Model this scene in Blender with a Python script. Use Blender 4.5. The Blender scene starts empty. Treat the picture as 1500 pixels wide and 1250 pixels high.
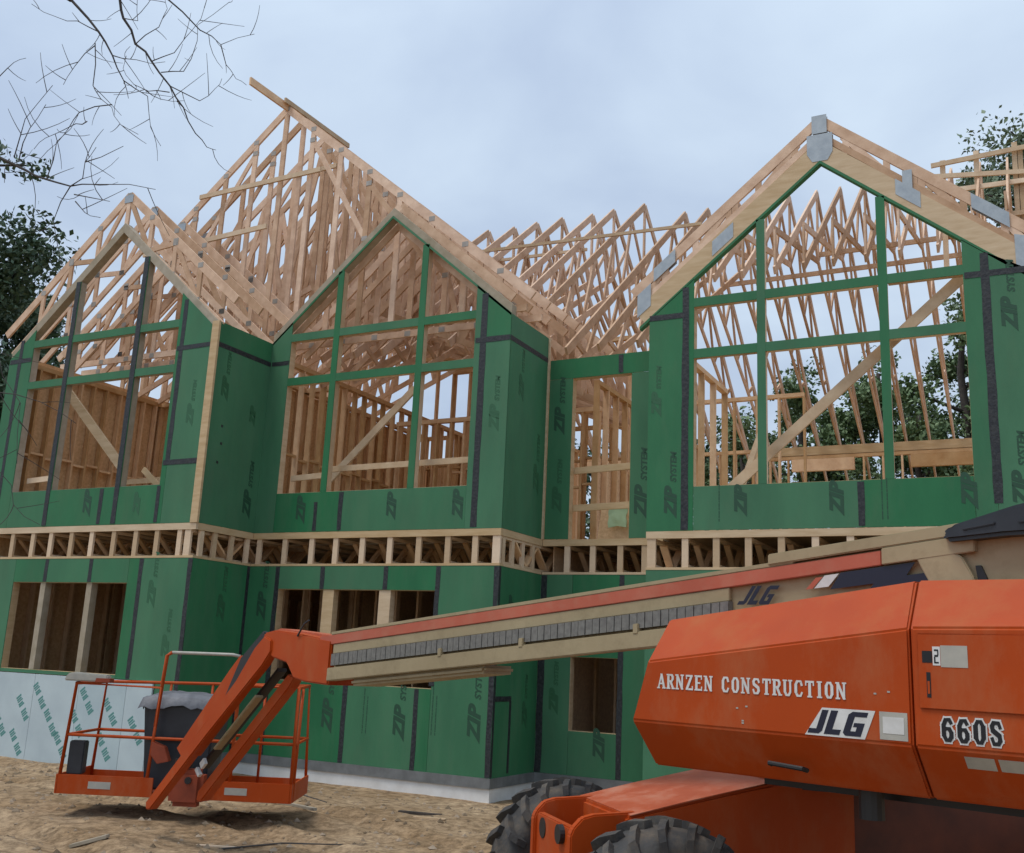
import bpy, bmesh, math, random
from mathutils import Vector, Matrix, noise
R = math.radians
random.seed(11)
SC = bpy.context.scene
COL = SC.collection

# ------------------------------------------------------------------ camera, sky, sun, exposure
cam = bpy.data.cameras.new('camera'); cam_o = bpy.data.objects.new('camera', cam); COL.objects.link(cam_o)
def set_camera():
    yaw, pitch, roll = .4898, .2252, .0461
    fw = Vector((-math.sin(yaw)*math.cos(pitch), math.cos(yaw)*math.cos(pitch), math.sin(pitch)))
    rt = Vector((math.cos(yaw), math.sin(yaw), 0)); up = rt.cross(fw)
    c, s = math.cos(roll), math.sin(roll)
    r2 = c*rt + s*up; u2 = -s*rt + c*up
    m = Matrix((r2, u2, -fw)).transposed().to_4x4()
    m.translation = Vector((6.8052, -12.5876, 1.7588))
    cam_o.matrix_world = m
set_camera()
cam.sensor_width = 36; cam.lens = 36.314; cam.clip_start = .05; cam.clip_end = 3000
SC.camera = cam_o
SUN_EL, SUN_AZ = 66, 222            # elevation, compass bearing (clockwise from +Y)
world = bpy.data.worlds.new('World'); SC.world = world; world.use_nodes = True
def make_sky():
    nt = world.node_tree; N = nt.nodes; L = nt.links
    N.clear()
    out = N.new('ShaderNodeOutputWorld'); bg = N.new('ShaderNodeBackground')
    sky = N.new('ShaderNodeTexSky'); sky.sky_type = 'NISHITA'; sky.sun_disc = False
    sky.sun_elevation = R(SUN_EL); sky.sun_rotation = R(SUN_AZ); sky.air_density = 1.0; sky.dust_density = 2.5
    tc = N.new('ShaderNodeTexCoord')
    sep = N.new('ShaderNodeSeparateXYZ'); L.new(tc.outputs['Generated'], sep.inputs[0])
    # a cloud deck high above: project the view direction on a flat layer so that clouds flatten towards the horizon
    zz = N.new('ShaderNodeMath'); zz.operation = 'ADD'; zz.inputs[1].default_value = .25; L.new(sep.outputs[2], zz.inputs[0])
    mx = N.new('ShaderNodeMath'); mx.operation = 'MAXIMUM'; mx.inputs[1].default_value = .05; L.new(zz.outputs[0], mx.inputs[0])
    dv = N.new('ShaderNodeVectorMath'); dv.operation = 'DIVIDE'
    cb = N.new('ShaderNodeCombineXYZ')
    for i in range(3): L.new(mx.outputs[0], cb.inputs[i])
    L.new(tc.outputs['Generated'], dv.inputs[0]); L.new(cb.outputs[0], dv.inputs[1])
    n1 = N.new('ShaderNodeTexNoise'); n1.inputs['Scale'].default_value = 2.3; n1.inputs['Detail'].default_value = 5; n1.inputs['Roughness'].default_value = .5
    n1.inputs['Distortion'].default_value = .25
    L.new(dv.outputs[0], n1.inputs['Vector'])
    rp = N.new('ShaderNodeValToRGB'); L.new(n1.outputs['Fac'], rp.inputs[0])
    e = rp.color_ramp.elements
    e[0].position = .34; e[0].color = (4.1, 5.0, 6.45, 1)      # the grey-blue undersides
    e[1].position = .66; e[1].color = (5.55, 6.6, 7.8, 1)         # thinner, brighter parts
    # overcast luminance: zenith brighter than the horizon
    mr = N.new('ShaderNodeMapRange'); L.new(sep.outputs[2], mr.inputs[0])
    mr.inputs[1].default_value = 0; mr.inputs[2].default_value = 1; mr.inputs[3].default_value = .96; mr.inputs[4].default_value = 1.34
    sc = N.new('ShaderNodeVectorMath'); sc.operation = 'SCALE'; L.new(rp.outputs[0], sc.inputs[0]); L.new(mr.outputs[0], sc.inputs['Scale'])
    mix = N.new('ShaderNodeMix'); mix.data_type = 'RGBA'; mix.inputs[0].default_value = .88
    L.new(sky.outputs[0], mix.inputs[6]); L.new(sc.outputs[0], mix.inputs[7])
    L.new(mix.outputs[2], bg.inputs[0]); bg.inputs[1].default_value = .092
    L.new(bg.outputs[0], out.inputs[0])
make_sky()
sun = bpy.data.lights.new('sun', 'SUN'); sun.energy = 1.5; sun.angle = R(20); sun.color = (1, .95, .88)
sun_o = bpy.data.objects.new('sun', sun); COL.objects.link(sun_o)
_d = Vector((math.sin(R(SUN_AZ))*math.cos(R(SUN_EL)), math.cos(R(SUN_AZ))*math.cos(R(SUN_EL)), math.sin(R(SUN_EL))))
sun_o.rotation_euler = _d.to_track_quat('Z', 'Y').to_euler()
sun_o.location = _d*60
SC.view_settings.view_transform = 'Standard'; SC.view_settings.look = 'None'
SC.view_settings.gamma = 1; SC.view_settings.use_curve_mapping = False; SC.view_settings.exposure = 0.32

# ------------------------------------------------------------------ materials
MATS = {}
def mat(name, base, rough=.6, var=.0, scale=6., second=None, bump=0., bscale=40., objvar=0., metal=0., stretch=(1,1,1), island=0., spec=.5, detail=6):
    m = bpy.data.materials.new(name); m.use_nodes = True; nt = m.node_tree; N = nt.nodes; L = nt.links
    b = N['Principled BSDF']; b.inputs['Roughness'].default_value = rough; b.inputs['Metallic'].default_value = metal
    b.inputs['Specular IOR Level'].default_value = spec
    tc = N.new('ShaderNodeTexCoord'); mp = N.new('ShaderNodeMapping'); mp.inputs['Scale'].default_value = stretch
    L.new(tc.outputs['Object'], mp.inputs[0])
    n = N.new('ShaderNodeTexNoise'); n.inputs['Scale'].default_value = scale; n.inputs['Detail'].default_value = detail; n.inputs['Roughness'].default_value = .6
    L.new(mp.outputs[0], n.inputs['Vector'])
    rp = N.new('ShaderNodeValToRGB'); L.new(n.outputs['Fac'], rp.inputs[0])
    s = second or tuple(c*(1-var) for c in base)
    rp.color_ramp.elements[0].position = .32; rp.color_ramp.elements[0].color = (*s, 1)
    rp.color_ramp.elements[1].position = .66; rp.color_ramp.elements[1].color = (*base, 1)
    col = rp.outputs[0]
    if objvar or island:
        if objvar:
            oi = N.new('ShaderNodeObjectInfo'); rnd = oi.outputs['Random']; amt = objvar
        if island:
            gi = N.new('ShaderNodeNewGeometry'); rnd = gi.outputs['Random Per Island']; amt = island
        mr = N.new('ShaderNodeMapRange'); L.new(rnd, mr.inputs[0]); mr.inputs[3].default_value = 1-amt; mr.inputs[4].default_value = 1+amt*.6
        h = N.new('ShaderNodeHueSaturation'); L.new(col, h.inputs['Color']); L.new(mr.outputs[0], h.inputs['Value'])
        mr2 = N.new('ShaderNodeMapRange'); L.new(rnd, mr2.inputs[0]); mr2.inputs[3].default_value = 1.12; mr2.inputs[4].default_value = .85
        L.new(mr2.outputs[0], h.inputs['Saturation'])
        col = h.outputs[0]
    L.new(col, b.inputs['Base Color'])
    if bump:
        n2 = N.new('ShaderNodeTexNoise'); n2.inputs['Scale'].default_value = bscale; n2.inputs['Detail'].default_value = 5
        L.new(mp.outputs[0], n2.inputs['Vector'])
        bp = N.new('ShaderNodeBump'); bp.inputs['Strength'].default_value = bump; bp.inputs['Distance'].default_value = .02
        L.new(n2.outputs['Fac'], bp.inputs['Height']); L.new(bp.outputs[0], b.inputs['Normal'])
    MATS[name] = m
    return m
mat('lumber', (.74,.57,.385), .75, second=(.60,.43,.27), scale=5, objvar=.28, bump=.1)
mat('truss_lumber', (.74,.51,.345), .75, second=(.54,.335,.205), scale=4, objvar=.26, bump=.1)
mat('stud_lumber', (.80,.54,.30), .75, second=(.64,.38,.185), scale=4, objvar=.28, bump=.1)
mat('beam_lumber', (.64,.48,.295), .75, second=(.52,.365,.20), scale=2.5, objvar=.1, bump=.08, stretch=(1,1,6))
mat('weathered_lumber', (.43,.37,.28), .8, second=(.31,.26,.18), scale=5, objvar=.12)
mat('osb', (.76,.50,.26), .75, second=(.58,.34,.155), scale=22, objvar=.12)
mat('zip_green', (.044,.195,.088), .62, second=(.032,.148,.068), scale=1.6, objvar=.09, bump=.05, bscale=60, stretch=(1,1,.35), spec=.28)
mat('zip_dust', (.15,.21,.15), .8, var=.3, scale=3)
mat('tape_black', (.016,.019,.024), .5, var=.5, scale=30, bump=.35, bscale=25)
mat('print_dark', (.016,.07,.036), .6)
mat('print_faint', (.025,.115,.05), .6)
mat('foam_board', (.50,.60,.62), .55, second=(.42,.51,.54), scale=1.5, objvar=.06)
mat('foam_print', (.09,.26,.24), .6)
mat('foam_white', (.80,.80,.78), .7, second=(.66,.65,.62), scale=3)
mat('flashing', (.19,.20,.20), .6, var=.35, scale=5)
mat('gusset_steel', (.42,.46,.48), .42, second=(.33,.37,.40), scale=9, metal=.35)
mat('plate_grey', (.40,.38,.35), .6, second=(.30,.28,.25), scale=9)
mat('plywood', (.55,.42,.27), .8, second=(.42,.30,.18), scale=3)
mat('concrete', (.3,.29,.27), .9, var=.3, scale=3)
mat('orange_paint', (.44,.062,.006), .5, second=(.38,.05,.005), scale=1.3, bump=.012, bscale=6, spec=.22)
mat('orange_pale', (.50,.11,.04), .5, second=(.40,.07,.02), scale=4)  # paler orange for the chassis deck and nose cap
mat('orange_dark', (.35,.06,.018), .6, second=(.2,.035,.012), scale=3)
mat('cream_paint', (.40,.325,.19), .55, second=(.32,.25,.14), scale=2.5)
mat('red_stripe', (.50,.12,.065), .5, second=(.42,.09,.045), scale=2)
mat('track_grey', (.20,.195,.175), .65, second=(.13,.125,.115), scale=30)
mat('shaded_orange', (.15,.034,.011), .65, second=(.075,.02,.008), scale=4)  # frame orange darkened, the shade under the hood put into the colour
mat('rubber', (.032,.032,.033), .75, second=(.075,.068,.06), scale=5, bump=.2)
mat('black_plastic', (.014,.016,.02), .38, second=(.03,.034,.042), scale=4)
mat('black_steel', (.015,.015,.016), .45)
mat('decal_black', (.008,.008,.010), .45)
mat('decal_navy', (.010,.012,.03), .45)
mat('decal_white', (.70,.70,.68), .5, second=(.58,.57,.54), scale=12)
mat('decal_grey', (.44,.42,.36), .55, second=(.35,.34,.30), scale=10)
mat('bin_dark', (.025,.032,.04), .5, second=(.04,.05,.06), scale=6)
mat('tarp_grey', (.16,.165,.18), .6, second=(.06,.065,.08), scale=7, bump=.3, bscale=14)
mat('bark', (.075,.06,.05), .9, second=(.035,.03,.026), scale=12, bump=.4)
mat('twig', (.085,.075,.07), .9, second=(.05,.045,.043), scale=12)
mat('leaf_dark', (.085,.15,.075), .6, second=(.045,.09,.048), scale=.5, island=.5)
mat('leaf_mid', (.16,.24,.095), .6, second=(.10,.165,.07), scale=.5, island=.5)
mat('leaf_grey', (.18,.25,.145), .6, second=(.115,.175,.105), scale=.5, island=.5)
mat('pale_bag', (.52,.70,.42), .5, second=(.42,.58,.33), scale=4)
mat('stone', (.31,.235,.16), .95, second=(.20,.145,.09), scale=8, island=.45)
def add_dust(name, dust, amount, scale, stretch=(1,1,1)):
    m = MATS[name]; nt = m.node_tree; N = nt.nodes; L = nt.links; b = N['Principled BSDF']
    src = b.inputs['Base Color'].links[0].from_socket
    tc = N.new('ShaderNodeTexCoord'); mp = N.new('ShaderNodeMapping'); mp.inputs['Scale'].default_value = stretch; L.new(tc.outputs['Object'], mp.inputs[0])
    n = N.new('ShaderNodeTexNoise'); n.inputs['Scale'].default_value = scale; n.inputs['Detail'].default_value = 10; n.inputs['Roughness'].default_value = .72; L.new(mp.outputs[0], n.inputs['Vector'])
    mr = N.new('ShaderNodeMapRange'); mr.inputs[1].default_value = .47; mr.inputs[2].default_value = .72; mr.inputs[3].default_value = 0; mr.inputs[4].default_value = amount; L.new(n.outputs['Fac'], mr.inputs[0])
    mx = N.new('ShaderNodeMix'); mx.data_type = 'RGBA'; L.new(mr.outputs[0], mx.inputs[0]); L.new(src, mx.inputs[6]); mx.inputs[7].default_value = (*dust, 1)
    L.new(mx.outputs[2], b.inputs['Base Color'])
    ad = N.new('ShaderNodeMath'); ad.operation = 'ADD'; ad.inputs[1].default_value = b.inputs['Roughness'].default_value; L.new(mr.outputs[0], ad.inputs[0]); L.new(ad.outputs[0], b.inputs['Roughness'])
add_dust('orange_paint', (.42,.20,.10), .38, 3.2, (1,1,.45)); add_dust('cream_paint', (.16,.12,.07), .5, 5); add_dust('rubber', (.22,.17,.12), .55, 7)
add_dust('orange_pale', (.40,.30,.22), .5, 4); add_dust('zip_green', (.13,.20,.13), .32, 2.2, (1,1,.3)); add_dust('tape_black', (.12,.13,.13), .5, 26); add_dust('red_stripe', (.45,.25,.17), .4, 6)
def make_dirt():
    m = bpy.data.materials.new('dirt'); m.use_nodes = True; nt = m.node_tree; N = nt.nodes; L = nt.links
    b = N['Principled BSDF']; b.inputs['Roughness'].default_value = .95; b.inputs['Specular IOR Level'].default_value = .2
    tc = N.new('ShaderNodeTexCoord')
    a = N.new('ShaderNodeTexNoise'); a.inputs['Scale'].default_value = .55; a.inputs['Detail'].default_value = 8; a.inputs['Roughness'].default_value = .65
    c = N.new('ShaderNodeTexNoise'); c.inputs['Scale'].default_value = 9; c.inputs['Detail'].default_value = 9; c.inputs['Roughness'].default_value = .75
    L.new(tc.outputs['Object'], a.inputs['Vector']); L.new(tc.outputs['Object'], c.inputs['Vector'])
    r1 = N.new('ShaderNodeValToRGB'); L.new(a.outputs['Fac'], r1.inputs[0])
    r1.color_ramp.elements[0].position = .36; r1.color_ramp.elements[0].color = (.285,.19,.105, 1)
    r1.color_ramp.elements[1].position = .66; r1.color_ramp.elements[1].color = (.46,.345,.225, 1)
    r2 = N.new('ShaderNodeValToRGB'); L.new(c.outputs['Fac'], r2.inputs[0])
    r2.color_ramp.elements[0].position = .36; r2.color_ramp.elements[0].color = (.42,.39,.36, 1)
    r2.color_ramp.elements[1].position = .62; r2.color_ramp.elements[1].color = (1.2,1.18,1.15, 1)
    mx = N.new('ShaderNodeMix'); mx.data_type = 'RGBA'; mx.blend_type = 'MULTIPLY'; mx.inputs[0].default_value = 1
    L.new(r1.outputs[0], mx.inputs[6]); L.new(r2.outputs[0], mx.inputs[7]); L.new(mx.outputs[2], b.inputs['Base Color'])
    bp = N.new('ShaderNodeBump'); bp.inputs['Strength'].default_value = .7; bp.inputs['Distance'].default_value = .045
    L.new(c.outputs['Fac'], bp.inputs['Height']); L.new(bp.outputs[0], b.inputs['Normal'])
    MATS['dirt'] = m
make_dirt()

# ------------------------------------------------------------------ mesh helpers
class MB:
    """collects pieces of one mesh object"""
    def __init__(s): s.v = []; s.f = []
    def add(s, vs, fs):
        o = len(s.v); s.v += [tuple(v) for v in vs]; s.f += [tuple(i+o for i in f) for f in fs]; return s
    def box(s, a, b):
        x0,y0,z0 = (min(a[i],b[i]) for i in range(3)); x1,y1,z1 = (max(a[i],b[i]) for i in range(3))
        return s.add([(x0,y0,z0),(x1,y0,z0),(x1,y1,z0),(x0,y1,z0),(x0,y0,z1),(x1,y0,z1),(x1,y1,z1),(x0,y1,z1)],
                     [(0,3,2,1),(4,5,6,7),(0,1,5,4),(1,2,6,5),(2,3,7,6),(3,0,4,7)])
    def beam(s, p, q, w, d, up=(0,0,1)):
        """bar from p to q; w across, d along up"""
        p, q = Vector(p), Vector(q); ax = (q-p).normalized(); u = Vector(up)
        sd = ax.cross(u)
        if sd.length < 1e-4: sd = ax.cross(Vector((1,0,0)))
        sd.normalize(); u = sd.cross(ax).normalized()
        vs = []
        for c in (p, q):
            for i, j in ((-1,-1),(1,-1),(1,1),(-1,1)): vs.append(c + sd*(w/2*i) + u*(d/2*j))
        return s.add(vs, [(0,3,2,1),(4,5,6,7),(0,1,5,4),(1,2,6,5),(2,3,7,6),(3,0,4,7)])
    def prism(s, poly, vec):
        """polygon (3D points) pushed along vec"""
        vec = Vector(vec); n = len(poly); P = [Vector(p) for p in poly]
        nm = Vector((0,0,0))
        for i in range(n): nm += (P[i]-P[0]).cross(P[(i+1)%n]-P[0])
        if nm.dot(vec) > 0: P = P[::-1]
        vs = P + [p+vec for p in P]
        return s.add(vs, [tuple(range(n)), tuple(range(2*n-1, n-1, -1))] + [(i, i+n, (i+1)%n+n, (i+1)%n) for i in range(n)])
    def tube(s, pts, radii, n=6, cap=True):
        pts = [Vector(p) for p in pts]
        if not hasattr(radii, '__len__'): radii = [radii]*len(pts)
        base = len(s.v); k = len(pts); ref = None
        for i, p in enumerate(pts):
            t = (pts[min(i+1,k-1)]-pts[max(i-1,0)]).normalized()
            if ref is None: ref = t.orthogonal().normalized()
            ref = (ref - t*ref.dot(t)).normalized(); b = t.cross(ref)
            for j in range(n):
                a = 2*math.pi*j/n
                s.v.append(tuple(p + (ref*math.cos(a)+b*math.sin(a))*radii[i]))
        for i in range(k-1):
            for j in range(n):
                a, c = base+i*n+j, base+i*n+(j+1)%n
                s.f.append((a, c, c+n, a+n))
        if cap: s.f += [tuple(base+j for j in range(n))[::-1], tuple(base+(k-1)*n+j for j in range(n))]
        return s
    def mesh(s, name, m, smooth=False):
        me = bpy.data.meshes.new(name); me.from_pydata(s.v, [], s.f); me.update()
        if smooth: me.polygons.foreach_set('use_smooth', [True]*len(me.polygons))
        me.materials.append(MATS[m] if isinstance(m, str) else m)
        return me
    def build(s, name, m, parent=None, smooth=False, bevel=0):
        me = s.mesh(name, m, smooth)
        if bevel:
            bm = bmesh.new(); bm.from_mesh(me); bmesh.ops.remove_doubles(bm, verts=bm.verts, dist=1e-5)
            bmesh.ops.bevel(bm, geom=[e for e in bm.edges if len(e.link_faces)==2 and e.calc_face_angle(0) > .25], offset=bevel, segments=2, affect='EDGES', clamp_overlap=True)
            bm.to_mesh(me); bm.free()
        return put(name, me, parent)
def put(name, me, parent=None, loc=None):
    o = bpy.data.objects.new(name, me); COL.objects.link(o)
    if parent: o.parent = parent
    if loc: o.location = loc
    return o
def empty(name, loc=(0,0,0), rz=0, parent=None):
    o = bpy.data.objects.new(name, None); COL.objects.link(o); o.location = loc; o.rotation_euler = (0,0,rz)
    o.empty_display_size = .3
    if parent: o.parent = parent
    return o
def tag(o, label=None, cat=None, group=None, kind=None):
    if label: o['label'] = label
    if cat: o['category'] = cat
    if group: o['group'] = group
    if kind: o['kind'] = kind
    return o
FONT_CACHE = {}
def text_mesh(txt, size, mname, bold=0., shear=0., xs=1., spacing=1., depth=.001):
    key = (txt, size, mname, bold, shear, xs, spacing, depth)
    if key in FONT_CACHE: return FONT_CACHE[key]
    cu = bpy.data.curves.new('lettering', 'FONT'); cu.body = txt; cu.size = size/.73; cu.offset = bold; cu.shear = shear
    cu.extrude = depth; cu.space_character = spacing; cu.resolution_u = 3; cu.align_x = 'LEFT'
    o = bpy.data.objects.new('lettering', cu); COL.objects.link(o)
    dg = bpy.context.evaluated_depsgraph_get()
    me = bpy.data.meshes.new_from_object(o.evaluated_get(dg))
    bpy.data.objects.remove(o); bpy.data.curves.remove(cu)
    me.transform(Matrix.Diagonal((xs,1,1,1)))
    me.materials.clear(); me.materials.append(MATS[mname]); me.name = 'lettering'
    FONT_CACHE[key] = me
    return me
def frame(origin, xax, yax):
    x = Vector(xax).normalized(); y = Vector(yax).normalized(); z = x.cross(y)
    m = Matrix((x, y, z)).transposed().to_4x4(); m.translation = Vector(origin)
    return m

# ------------------------------------------------------------------ ground
def ground_z(x, y):
    z = .09*noise.noise(Vector((x*.33, y*.33, 2.1))) + .05*noise.noise(Vector((x*1.1, y*1.1, 7.3)))
    z += .02*noise.noise(Vector((x*3.1, y*3.1, .3))) + .012*noise.noise(Vector((x*7.5, y*7.5, 4.3)))
    # wheel ruts running past the front of the house
    for off in (-1.35, 0., 1.9):
        d = (y + 4.1 + off + .16*x + .25*math.sin(x*.6)); z -= .05*math.exp(-(d/.16)**2); z += .03*math.exp(-((abs(d)-.3)/.12)**2)
    near = min(1, max(0, (-y-.9)/1.5)); z *= .35+.65*near
    if -4.6 < x < .3: z -= .035*(1-near)
    d = math.hypot(x-3, y+8)
    if d > 16: z *= max(0, 1-(d-16)/10)
    return z - .01
def make_ground():
    def axis(lo, hi, step, far):
        a = []; v = lo; s = step
        while v > -far: s *= 1.35; v -= s; a.append(v)
        a = a[::-1]; v = lo
        while v < hi: a.append(v); v += step
        s = step
        while v < far: a.append(v); s *= 1.35; v += s
        return a
    xs = axis(-11, 9, .085, 900); ys = axis(-13, .6, .085, 900)
    vs = [(x, y, ground_z(x, y)) for y in ys for x in xs]; n = len(xs)
    fs = [(j*n+i, j*n+i+1, (j+1)*n+i+1, (j+1)*n+i) for j in range(len(ys)-1) for i in range(n-1)]
    b = MB(); b.v = vs; b.f = fs
    o = b.build('ground', 'dirt', smooth=True); o['kind'] = 'structure'
make_ground()

# ------------------------------------------------------------------ the house under construction
house = empty('house', (0,0,0))
tag(house, 'two storey house under construction, green sheathed walls under open roof trusses', 'house')
H = house
ZB, ZT = 3.066, 3.586               # floor truss band between the storeys
YA, YB, YD, YR = -1.25, 0., 1.311, .634      # front planes: first bay, second bay, door recess, third bay
XA0, XA1, XR0, XR1 = -9.32, -4.46, 1.895, 6.717
GAP = .0025
def panel_y(poly, Y, m='zip_green', name='sheathing_panel', th=.012, parent=H):
    return MB().prism([(x, Y, z) for x, z in poly], (0, th, 0)).build(name, m, parent)
def panel_x(poly, X, m='zip_green', name='sheathing_panel', th=.012, parent=H):
    return MB().prism([(X, y, z) for y, z in poly], (-th, 0, 0)).build(name, m, parent)
def rect(x0, x1, z0, z1): return [(x0+GAP,z0+GAP),(x1-GAP,z0+GAP),(x1-GAP,z1-GAP),(x0+GAP,z1-GAP)]
def tape_y(x0, z0, x1, z1, Y, w=.078, pr=.003):
    b = MB(); n = max(2, int(math.hypot(x1-x0, z1-z0)/.25))      # slightly wavering edges
    d = Vector((x1-x0, 0, z1-z0)).normalized(); s = Vector((d.z, 0, -d.x)); L = math.hypot(x1-x0, z1-z0)
    vs = []; fs = []
    for i in range(n+1):
        c = Vector((x0, 0, z0)) + d*(L*i/n)
        a = c + s*(w/2+random.uniform(-.006,.006)); e = c - s*(w/2+random.uniform(-.006,.006))
        for p in (a, e): vs += [(p.x, Y-pr, p.z), (p.x, Y+.006, p.z)]
    for i in range(n):
        k = 4*i
        fs += [(k,k+2,k+6,k+4),(k+1,k+5,k+7,k+3),(k,k+4,k+5,k+1),(k+2,k+3,k+7,k+6)]
    fs += [(0,1,3,2),(4*n,4*n+2,4*n+3,4*n+1)]
    b.add(vs, fs); return b.build('seam_tape', 'tape_black', H)
def tape_x(y0, z0, y1, z1, X, w=.078, pr=.003):
    return MB().box((X-.006, min(y0,y1)-(w/2 if abs(y1-y0)<.01 else 0), min(z0,z1)-(w/2 if abs(z1-z0)<.01 else 0)),
                    (X+pr, max(y0,y1)+(w/2 if abs(y1-y0)<.01 else 0), max(z0,z1)+(w/2 if abs(z1-z0)<.01 else 0))).build('seam_tape', 'tape_black', H)
def zip_y(pan, x, z, Y, k=1., full=True, m='print_dark', up=True):
    """the panel print: large slanted ZIP then small SYSTEM, running up the sheet"""
    mt = frame((x+.07*k, Y-.0012, z), (0,0,1), (-1,0,0)) if up else frame((x-.07*k, Y-.0012, z), (0,0,-1), (1,0,0))
    o = put('lettering', text_mesh('ZIP', .165*k, m, .012, .32, 1.18), pan); o.matrix_world = mt
    if full:
        o = put('lettering', text_mesh('SYSTEM', .085*k, m, .004, .2, 1.05), pan)
        o.matrix_world = mt @ Matrix.Translation((.47*k, 0, 0))
def zip_x(pan, y, z, X, k=1., full=True, m='print_dark'):
    mt = frame((X+.0012, y+.07*k, z), (0,0,1), (0,-1,0))
    o = put('lettering', text_mesh('ZIP', .165*k, m, .012, .32, 1.18), pan); o.matrix_world = mt
    if full:
        o = put('lettering', text_mesh('SYSTEM', .085*k, m, .004, .2, 1.05), pan); o.matrix_world = mt @ Matrix.Translation((.47*k, 0, 0))
def small_print_y(pan, x, z, Y, n=2):
    """two columns of print too small to read"""
    b = MB()
    for i in range(n):
        q = z; 
        while q < z+.62-.1*i:
            w = random.choice((.02,.035,.05)); b.box((x+.06*i,Y-.0012,q),(x+.06*i+.014,Y+.002,q+w)); q += w+random.choice((.006,.012))
    b.build('small_print', 'print_dark', pan)['kind'] = 'stuff'
W_ = lambda name, m, a, b, par=H: MB().box(a, b).build(name, m, par)

# foundation, slab and subfloors
fd = MB()
for a, b in (((XA1-.06,YB+.012,-.4),(0,YB+.2,.15)), ((XR0,YR+.012,-.4),(9.5,YR+.2,.15)), ((0,YD+.012,-.4),(XR0,YD+.2,.15))): fd.box(a, b)
fd.box((-.2,.2,-.4),(-.012,YD+.012,.15)); fd.box((XA1-.2,YA+.1,-.4),(XA1-.012,YB+.012,.15)); fd.box((XA0,YA+.03,-.4),(XA1-.2,YA+.2,.15))
fd.build('foundation', 'foam_white', H)
fl = MB()
fl.box((XA1+.01,YB-.012,.13),(.012,YB+.004,.262)); fl.box((.0,YB+.004,.13),(.012,YD-.012,.262)); fl.box((.012,YD-.012,.13),(XR0-.012,YD+.004,.262))
fl.box((XR0-.012,YR-.012,.13),(9.5,YR+.004,.262)); fl.box((XA1,YA+.1,.13),(XA1+.012,YB-.012,.262))
fl.build('flashing', 'flashing', H)
W_('floor_slab', 'concrete', (XA0+.1,1.6,.05), (9.4,11.4,.17)); W_('floor_slab', 'concrete', (XA0+.1,YA+.21,.05), (XA1-.21,1.59,.17)); W_('floor_slab', 'concrete', (XA1-.2,.21,.05), (-.21,1.59,.17))
sf = MB()
for x0,x1,y0,y1 in ((XA0+.03,XA1-.03,YA+.03,1.30),(XA1-.03,-.03,YB+.03,1.30),(XA0+.03,XR0-.01,1.34,11.4),(XR0+.03,9.4,YR+.03,11.4)): sf.box((x0,y0,3.56),(x1,y1,3.584))
sf.build('subfloor', 'plywood', H)

# ---- sheathing, third bay (right)
topR = lambda x: 8.575-.815*abs(x-4.306)
p = panel_y([(XR0,ZT),(2.43-GAP,ZT),(2.43-GAP,6.62),(XR0,6.62)], YR); zip_y(p, 2.24, 3.78, YR); zip_y(p, 2.02, 5.2, YR, .8, True, 'print_faint')
panel_y([(XR0,6.625),(2.43-GAP,6.625),(2.43-GAP,topR(2.43)),(XR0,topR(XR0))], YR)
panel_y([(2.43+GAP,ZT),(2.548,ZT),(2.548,topR(2.548)),(2.43+GAP,topR(2.43))], YR)
tape_y(2.43, ZT+.01, 2.43, topR(2.43)-.02, YR, .1); tape_y(XR0+.002, 6.62, 2.46, 6.62, YR, pr=.0045)
p = panel_y(rect(2.551,4.71,ZT,4.18), YR); zip_y(p, 3.2, 3.78, YR, .95, False); zip_y(p, 4.42, 3.76, YR, 1, False); small_print_y(p, 2.9, 3.7, YR, 1)
p = panel_y(rect(4.71,6.003,ZT,4.18), YR); zip_y(p, 5.95, 3.8, YR, 1, False); small_print_y(p, 4.95, 3.68, YR); 
tape_y(4.71, ZT+.02, 4.71, 4.16, YR)
panel_y([(6.006,ZT),(6.25-GAP,ZT),(6.25-GAP,topR(6.25)),(6.006,topR(6.006))], YR)
p = panel_y([(6.25+GAP,ZT),(XR1,ZT),(XR1,6.70),(6.25+GAP,6.70)], YR); zip_y(p, 6.5, 5.95, YR, 1, True); zip_y(p, 6.5, 3.8, YR)
panel_y([(6.25+GAP,6.705),(XR1,6.705),(XR1,topR(XR1)),(6.25+GAP,topR(6.25))], YR)
tape_y(6.255, 3.84, 6.255, topR(6.25)-.02, YR, .1); tape_y(6.02, 6.70, XR1, 6.70, YR, pr=.0045)
# ---- second bay (middle)
EB, PB = 6.735, 8.64
topB = lambda x: PB-.853*abs(x+2.23)
panel_y([(XA1+.001,ZT),(-4.0725,ZT),(-4.0725,topB(-4.0725)),(XA1+.001,EB)], YB)
tape_y(XA1+.03, 6.37, -4.08, 6.37, YB)
p = panel_y(rect(-4.07,-2.80,ZT,4.207), YB); zip_y(p, -3.55, 3.74, YB, 1, False)
p = panel_y(rect(-2.80,-.598,ZT,4.207), YB); zip_y(p, -1.86, 3.76, YB, .95, False); zip_y(p, -.72, 3.74, YB, 1, False)
tape_y(-2.80, ZT+.02, -2.80, 4.19, YB); tape_y(-3.27, ZT+.02, -3.27, 4.05, YB, .07)
panel_y([(-.598,ZT),(-.45-GAP,ZT),(-.45-GAP,topB(-.45)),(-.598,topB(-.598))], YB)
p = panel_y([(-.45+GAP,ZT),(0,ZT),(0,6.37-GAP),(-.45+GAP,6.37-GAP)], YB); zip_y(p, -.2, 5.0, YB, .9, True, 'print_faint')
panel_y([(-.45+GAP,6.37+GAP),(0,6.37+GAP),(0,EB),(-.45+GAP,topB(-.45))], YB)
tape_y(-.45, ZT+.02, -.45, topB(-.45)-.03, YB, .1); tape_y(-.58, 6.37, -.002, 6.37, YB, pr=.0045)
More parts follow.
